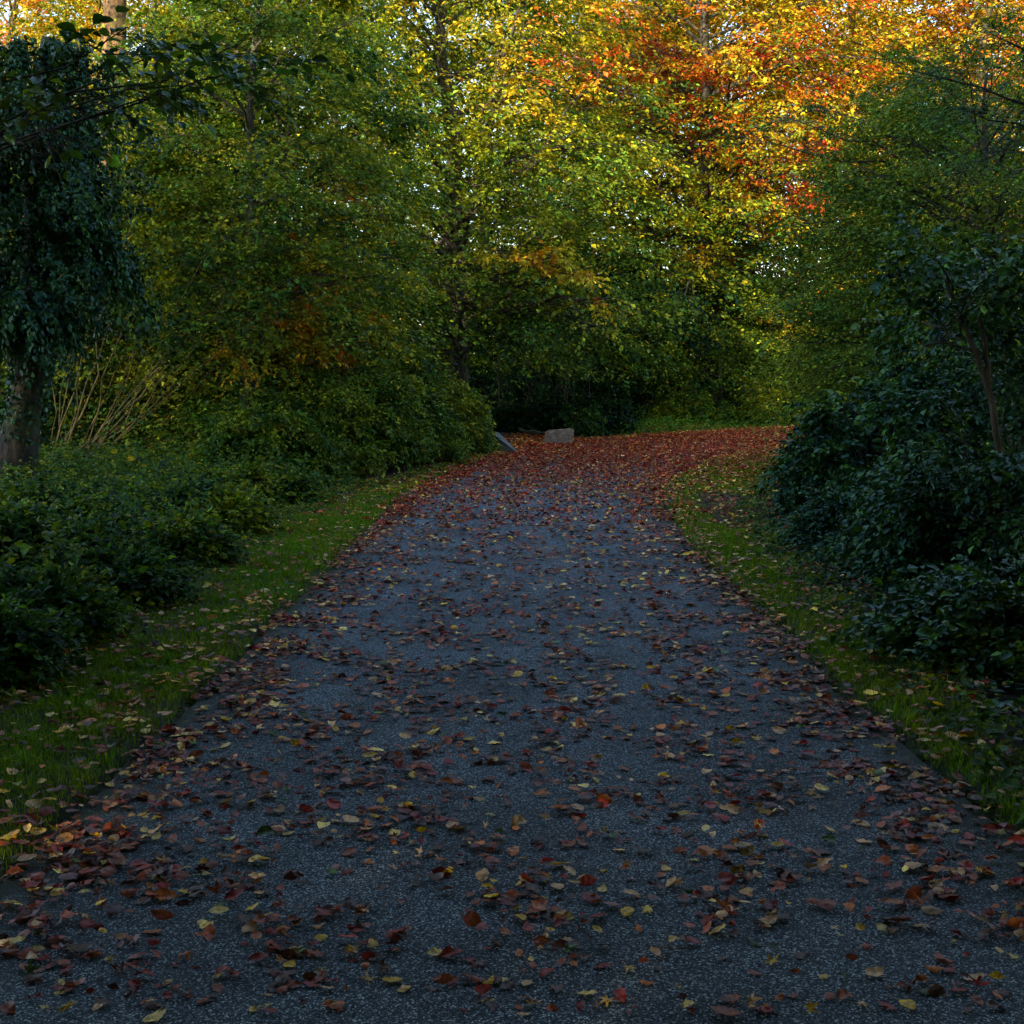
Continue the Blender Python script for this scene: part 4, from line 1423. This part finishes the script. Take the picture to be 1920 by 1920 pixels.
def fallen_shape(kind, g):
    """a curled dry leaf with veins' relief as a small grid"""
    if kind == 'maple':
        outl = []
        for a, r in ((-150, .28), (-128, .50), (-112, .40), (-95, .22), (-78, .45), (-62, .78), (-48, .50), (-30, .27), (-14, .60), (0, .98), (14, .60), (30, .27), (48, .50), (62, .78), (78, .45), (95, .22), (112, .40), (128, .50), (150, .28)):
            a = math.radians(a + g.uniform(-4, 4))
            r *= g.uniform(0.88, 1.1) * 0.56
            outl.append((r * math.cos(a), r * math.sin(a)))
        n = len(outl)
        O = np.array(outl)
        v = np.concatenate([[[0, 0]], O * 0.5, O])
        f = [(0, 1 + i, 1 + (i + 1) % n, 1 + (i + 1) % n) for i in range(n)]
        q = [(1 + i, 1 + n + i, 1 + n + (i + 1) % n, 1 + (i + 1) % n) for i in range(n - 1)]
        tri = [(0, 1 + i, 2 + i) for i in range(n - 1)] + [(a, b, c) for a, b, c, d in q] + [(a, c, d) for a, b, c, d in q]
        r = np.hypot(v[:, 0], v[:, 1])
        z = g.uniform(0.1, 0.9) * r ** 2 + 0.06 * np.sin(v[:, 0] * g.uniform(6, 12) + g.uniform(0, 6)) * (r > 0.2) + 0.05 * np.sin(v[:, 1] * g.uniform(7, 14) + g.uniform(0, 6)) + g.normal(0, 0.035, len(v)) * (r > 0.3)
        V = np.column_stack([v, z])
    else:
        nx, ny = 9, 5
        w = g.uniform(0.26, 0.36)
        k1, k2, tw = g.uniform(-0.4, 0.6), g.uniform(-0.3, 0.75), g.uniform(-0.7, 0.7)
        asy, ph = g.uniform(-0.12, 0.12), g.uniform(0, 6)
        warp = g.normal(0, 0.02, (nx, ny))
        V = []
        for i in range(nx):
            x = i / (nx - 1)
            hw = w * max(math.sin(math.pi * min(1, x * 0.94 + 0.03)) ** 0.75, 0.04) * g.uniform(0.93, 1.07)
            for j in range(ny):
                y = (j / (ny - 1) * 2 - 1) * hw
                z = k2 * y * y * 2.2 - k1 * (x - 0.5) ** 2 + tw * y * (x - 0.5) + 0.03 * math.sin(x * 17 + ph + (2 if y > 0 else 0)) * (abs(y) / w) + warp[i, j]
                V.append((x - 0.5 + g.normal(0, 0.008), y + asy * math.sin(x * 3.14) + g.normal(0, 0.008), z))
        V = np.array(V)
        tri = []
        for i in range(nx - 1):
            for j in range(ny - 1):
                a = i * ny + j
                tri += [(a, a + ny, a + ny + 1), (a, a + ny + 1, a + 1)]
    # leaf stalk: a slim strip
    x0 = V[:, 0].min() if kind != 'maple' else -0.02
    L = 0.55 if kind == 'maple' else 0.22
    zc = 0.0 if kind == 'maple' else V[2, 2]
    b = len(V)
    bend = g.uniform(-0.15, 0.15)
    st = np.array([(x0, -0.012, zc), (x0, 0.012, zc), (x0 - L * 0.5, bend * 0.4 + 0.008, zc + 0.03), (x0 - L * 0.5, bend * 0.4 - 0.008, zc + 0.03), (x0 - L, bend + 0.008, zc + 0.01), (x0 - L, bend - 0.008, zc + 0.01)])
    V = np.concatenate([V, st])
    tri = list(tri) + [(b, b + 1, b + 2), (b, b + 2, b + 3), (b + 3, b + 2, b + 4), (b + 3, b + 4, b + 5)]
    V[:, 2] -= np.percentile(V[:, 2], 8)
    return V, np.array(tri)


# positions on asphalt and verge
def leaf_density(x, y, d):
    """leaves per square metre; d = signed distance to the path edge (negative on the path)"""
    base = np.interp(y / KF, [2, 5, 9, 14, 18, 22, 27, 40], [230, 220, 200, 220, 310, 480, 800, 900])
    far_band = 1 + 1.3 * smooth(27, 32, y / KF)
    clump = np.clip(1 + 1.5 * noise2(x, y, 91, 0.9, 4), 0.15, 3.2)
    edge = 1 + 1.5 * np.exp(-((d + 0.15) / 0.22) ** 2)
    verge = np.where(d > 0.05, np.where((x > 0) | (y < 9), 0.85, 0.5) * np.exp(-np.maximum(d - 0.1, 0) / 2.2), 1.0)
    left_bias = np.where((y < 7.5) & (x < -0.3), 1.25, 1.0)
    return base * clump * edge * verge * far_band * left_bias


BVW = world_line([(965, 840), (1100, 832), (1300, 818), (1500, 807), (1800, 797), (1800, 790), (1500, 796), (1300, 803), (1100, 815), (950, 828)])


def leaf_points(seed):
    g = rng_of(seed)
    xs_, ys_ = [], []
    for lo, hi in ((2.8, 7), (7, 14), (14, 22), (22, 29), (29, 38), (38, 50)):
        md = 8000 if hi > 29 else (2500 if hi > 22 else 1100)
        x1 = 0.44 * hi + 0.3
        n = int(2 * x1 * (hi - lo) * md)
        xs, ys = g.uniform(-x1, x1, n), g.uniform(lo, hi, n)
        m = np.abs(xs) < 0.43 * ys + 0.2
        xs, ys = xs[m], ys[m]
        u = g.random(len(xs))
        pre = u < 0.999
        d = sd(PATHC, xs, ys)
        dens = leaf_density(xs, ys, d)
        inv = (sd(BVW, xs, ys) < 0.5) | (sd(VERGE_L, xs, ys) < 0.5) | (sd(VERGE_R, xs, ys) < 1.2) | (d < 0.1)
        keep = (u < dens / md) & inv & (d < 3.5)
        xs_.append(xs[keep])
        ys_.append(ys[keep])
    return np.concatenate(xs_), np.concatenate(ys_)


lx, ly = leaf_points(700)
ld = sd(PATHC, lx, ly)
g = rng_of(701)
n = len(lx)
order = np.argsort(ly)
lx, ly, ld = lx[order], ly[order], ld[order]
ci = g.choice(len(FC), n, p=FCW)
# yellower on the left grass, redder in the far drift
farm = (ly > 21) & (g.random(n) < 0.6)
ci[farm] = g.choice([0, 3, 1, 1, 0, 0, 4, 2], int(farm.sum()))
vm = (ld > 0.05) & (g.random(n) < 0.35)
ci[vm] = g.choice([4, 5, 6, 3, 0], int(vm.sum()))
vis = np.abs(lx) < 0.416 * ly
near = np.where(vis & (ly > 3.0))[0]

# prominent leaves read off the photograph: px, py, colour, kind, size, tilt
HAND = [
    (838, 1473, 3, 'beech', .085, 'up'), (700, 1100, 5, 'maple', .09, ''), (75, 1722, 5, 'maple', .085, ''), (62, 1672, 5, 'beech', .075, ''), (158, 1676, 5, 'beech', .07, ''),
    (305, 1690, 6, 'beech', .06, ''), (205, 1802, 6, 'maple', .085, ''), (120, 1895, 6, 'maple', .12, ''), (20, 1895, 0, 'beech', .10, ''), (305, 1725, 0, 'beech', .12, 'up'),
    (285, 1750, 3, 'beech', .09, ''), (190, 1700, 3, 'maple', .09, ''), (180, 1680, 0, 'maple', .085, 'up'), (350, 1795, 3, 'maple', .11, ''), (205, 1475, 5, 'beech', .075, ''),
    (255, 1455, 4, 'beech', .09, ''), (330, 1468, 0, 'beech', .11, ''), (145, 1525, 6, 'maple', .09, ''), (15, 1590, 6, 'beech', .11, ''), (470, 1465, 0, 'maple', .13, 'up'),
    (545, 1480, 1, 'maple', .10, ''), (575, 1525, 1, 'beech', .11, 'up'), (540, 1565, 5, 'beech', .085, ''), (430, 1573, 5, 'beech', .085, ''), (375, 1580, 3, 'beech', .08, ''),
    (425, 1508, 8, 'beech', .08, ''), (220, 1585, 8, 'beech', .085, ''), (380, 1735, 5, 'beech', .085, ''), (495, 1720, 6, 'maple', .095, ''), (415, 1700, 8, 'beech', .075, ''),
    (290, 1912, 5, 'beech', .12, ''), (270, 1835, 1, 'beech', .10, ''), (1015, 1655, 5, 'beech', .09, ''), (985, 1650, 5, 'beech', .08, ''), (878, 1576, 3, 'beech', .075, ''),
    (885, 1735, 0, 'beech', .10, 'up'), (790, 1560, 6, 'beech', .065, 'up'), (1122, 1423, 6, 'beech', .065, 'up'), (1113, 1515, 8, 'beech', .07, ''), (1240, 1643, 3, 'beech', .08, ''),
    (1380, 1585, 3, 'beech', .06, 'up'), (1130, 1670, 5, 'beech', .075, ''), (1130, 1635, 6, 'beech', .065, ''), (1250, 1630, 5, 'beech', .075, ''), (1180, 1820, 6, 'maple', .09, ''),
    (1445, 1808, 6, 'maple', .10, ''), (1068, 1785, 8, 'maple', .09, ''), (1130, 1815, 1, 'beech', .09, ''), (1360, 1905, 0, 'beech', .13, ''), (1100, 1870, 5, 'beech', .10, ''),
    (1175, 1715, 6, 'beech', .11, ''), (1420, 1642, 5, 'beech', .08, ''), (1300, 1615, 5, 'beech', .07, ''), (1610, 1593, 8, 'maple', .08, ''), (1745, 1635, 5, 'beech', .10, ''),
    (1820, 1660, 3, 'maple', .10, ''), (1730, 1740, 4, 'beech', .09, ''), (1640, 1830, 4, 'beech', .10, ''), (1700, 1890, 6, 'beech', .10, ''), (1900, 1800, 5, 'maple', .10, ''),
    (1000, 1715, 0, 'beech', .11, ''), (820, 1790, 5, 'beech', .10, ''), (735, 1840, 6, 'beech', .10, ''), (690, 1620, 3, 'beech', .08, ''), (690, 1840, 5, 'maple', .09, ''),
    (1180, 1380, 5, 'beech', .07, ''), (888, 1155, 1, 'maple', .11, 'up'), (745, 1330, 5, 'beech', .08, ''), (600, 1380, 4, 'beech', .09, ''), (650, 1350, 0, 'beech', .10, 'up'),
    (1348, 1175, 0, 'beech', .11, 'up'), (1350, 1205, 5, 'beech', .09, ''), (1790, 1250, 3, 'maple', .13, ''), (1850, 1330, 5, 'maple', .12, ''), (920, 1530, 5, 'beech', .07, ''),
    (775, 1440, 3, 'beech', .07, ''), (720, 1442, 5, 'beech', .05, ''), (600, 1700, 2, 'maple', .09, ''), (590, 1795, 0, 'beech', .10, ''), (485, 1800, 1, 'beech', .10, ''),
    (1240, 1470, 1, 'beech', .09, ''), (1155, 1490, 0, 'beech', .09, ''), (1500, 1420, 4, 'maple', .10, ''), (1600, 1440, 1, 'beech', .09, ''), (1700, 1540, 4, 'beech', .09, ''),
]
N_IND = 300
variants = {}
gv = rng_of(720)
for kind in ('beech', 'maple'):
    variants[kind] = [fallen_shape(kind, gv) for _ in range(14 if kind == 'beech' else 8)]
mesh_cache = {}


def fallen_mesh(kind, vi, col):
    key = (kind, vi, col)
    if key not in mesh_cache:
        V, T = variants[kind][vi]
        c = np.tile(FCC[col], (len(T), 1)) * np.exp(rng_of(col * 31 + vi).normal(0, 0.12, (len(T), 1)))
        ob = mesh_obj('fallen_leaf', V, T, M_FALLEN, None, c, shade_smooth=True)
        mesh_cache[key] = ob.data
        bpy.data.objects.remove(ob)
    return mesh_cache[key]


ind = []
for px, py, c, kind, s, tl in HAND:
    q = gp(px, py)
    ind.append((q[0], q[1], c, kind, s, tl == 'up'))
hp = np.array([(a[0], a[1]) for a in ind])
used = np.zeros(n, bool)
# random nearby leaves fill up the three hundred
for j in near:
    if len(ind) >= N_IND:
        break
    used[j] = True
    if np.min(np.hypot(hp[:, 0] - lx[j], hp[:, 1] - ly[j])) < 0.05:
        continue
    kind = 'maple' if g.random() < 0.25 else 'beech'
    ind.append((lx[j], ly[j], int(ci[j]), kind, float(g.uniform(0.035, 0.092) * (1.2 if kind == 'maple' else 1)), g.random() < 0.12))
last_y = ly[j]
used[:j] = True


def pix(x, y, z=0.01):
    dy, dz = y, z - CAM_H
    cp, sp = math.cos(PITCH), math.sin(PITCH)
    dep = dy * cp - dz * sp
    return 960 + F * x / dep, 960 - F * (dy * sp + dz * cp) / dep


def leaf_label(i):
    x, y, c, kind, s, up = ind[i]
    u, v = pix(x, y)
    d = sd(PATHC, np.array([x]), np.array([y]))[0]
    where = 'on grass' if d > 0.02 else 'on asphalt'
    shape = 'lobed' if kind == 'maple' else 'oval'
    st = ' upturned' if up else ''
    return '%s%s %s leaf %s, %d%% across, %d%% down the photo' % (FC[c][0], st, shape, where, round(u / 19.2), round(v / 19.2))


seen = {}
for i, (x, y, c, kind, s, up) in enumerate(ind):
    s = s * (0.6 if i < len(HAND) else 0.64)
    vi = int(g.integers(0, len(variants[kind])))
    me = fallen_mesh(kind, vi, c)
    o = bpy.data.objects.new('fallen_leaf', me)
    COL.objects.link(o)
    z = float(height([x], [y])[0])
    onp = sd(PATHC, np.array([x]), np.array([y]))[0] < 0
    z = 0.002 if onp else z + 0.02
    if up:
        rx = g.uniform(0.5, 1.0)
        o.rotation_euler = (rx, g.uniform(-0.3, 0.3), g.uniform(-0.5, 0.5))
        z += s * 0.25
    else:
        o.rotation_euler = (g.normal(0, 0.12) + (math.pi if g.random() < 0.3 else 0), g.normal(0, 0.12), g.uniform(0, 6.28))
        z += s * 0.06
        if abs(o.rotation_euler[0]) > 2:
            z += s * 0.15
    o.location = (x, y, z)
    o.scale = (s, s * g.uniform(0.85, 1.1), s)
    lab = leaf_label(i)
    while lab in seen:
        lab = lab.replace(' leaf', (' leaf (%s one)' % ('right' if x > seen[lab] else 'left')), 1)
    seen[lab] = x
    tag(o, lab, 'fallen leaf', 'fallen leaves nearest the viewer')

# all the others: one mass
rest = ~used
rx_, ry_, rc_, rd_ = lx[rest], ly[rest], ci[rest], ld[rest]
q = len(rx_)


def litter(name, label, m, templs, seed, small):
    g = rng_of(seed)
    x, y, c, d = rx_[m], ry_[m], rc_[m], rd_[m]
    q = len(x)
    z = np.where(d < 0, 0.004, height(x, y) + 0.02) + g.uniform(0, 1, q) ** 2 * np.where(y > 16, 0.045, 0.012) + 0.004
    az = g.uniform(0, 2 * math.pi, q)
    A = np.stack([np.cos(az), np.sin(az), g.normal(0, 0.15, q)], -1)
    N = UP[None] + g.normal(0, 0.28, (q, 3))
    flip = g.random(q) < 0.3
    N[flip] *= -1
    s = 0.022 + 0.045 * g.uniform(0, 1, q) * np.interp(y, [4, 20, 30], [1, 1.1, 1.3])
    col = FCC[c] * np.exp(g.normal(0, 0.35, (q, 1)))
    if not small:
        pass
    else:
        col = col * np.where((c < 4)[:, None], np.array([[1.3, 0.85, 0.7]]), 1.0)
    lv = Leaves()
    lv.add(np.stack([x, y, z], -1), A, N, s * 1.1, col)
    o = lv.build(name, M_FALLEN, None, templs, seed)
    tag(o, label, 'fallen leaves', kind='stuff')


mid_t = []
for kind, k in (('beech', 9), ('maple', 3)):
    for i in range(k):
        mid_t.append(variants[kind][i])
litter('leaf_litter', 'scattered brown and red fallen leaves covering the asphalt and verges', ry_ < 14, mid_t, 730, False)
litter('leaf_litter', 'dense drift of rust red leaves covering the path at the bend', ry_ >= 14, [tpl_oval(0.2, 0.25), tpl_oval(-0.3, 0.3, 0.28), tpl_oval(0.3, 0.1, 0.36), tpl_lobed(0.4, 8)], 731, True)
print('LEAVES', n, 'last individual at', last_y)
print('FACES', sum(len(o.data.polygons) for o in scene.objects if o.type == 'MESH'))
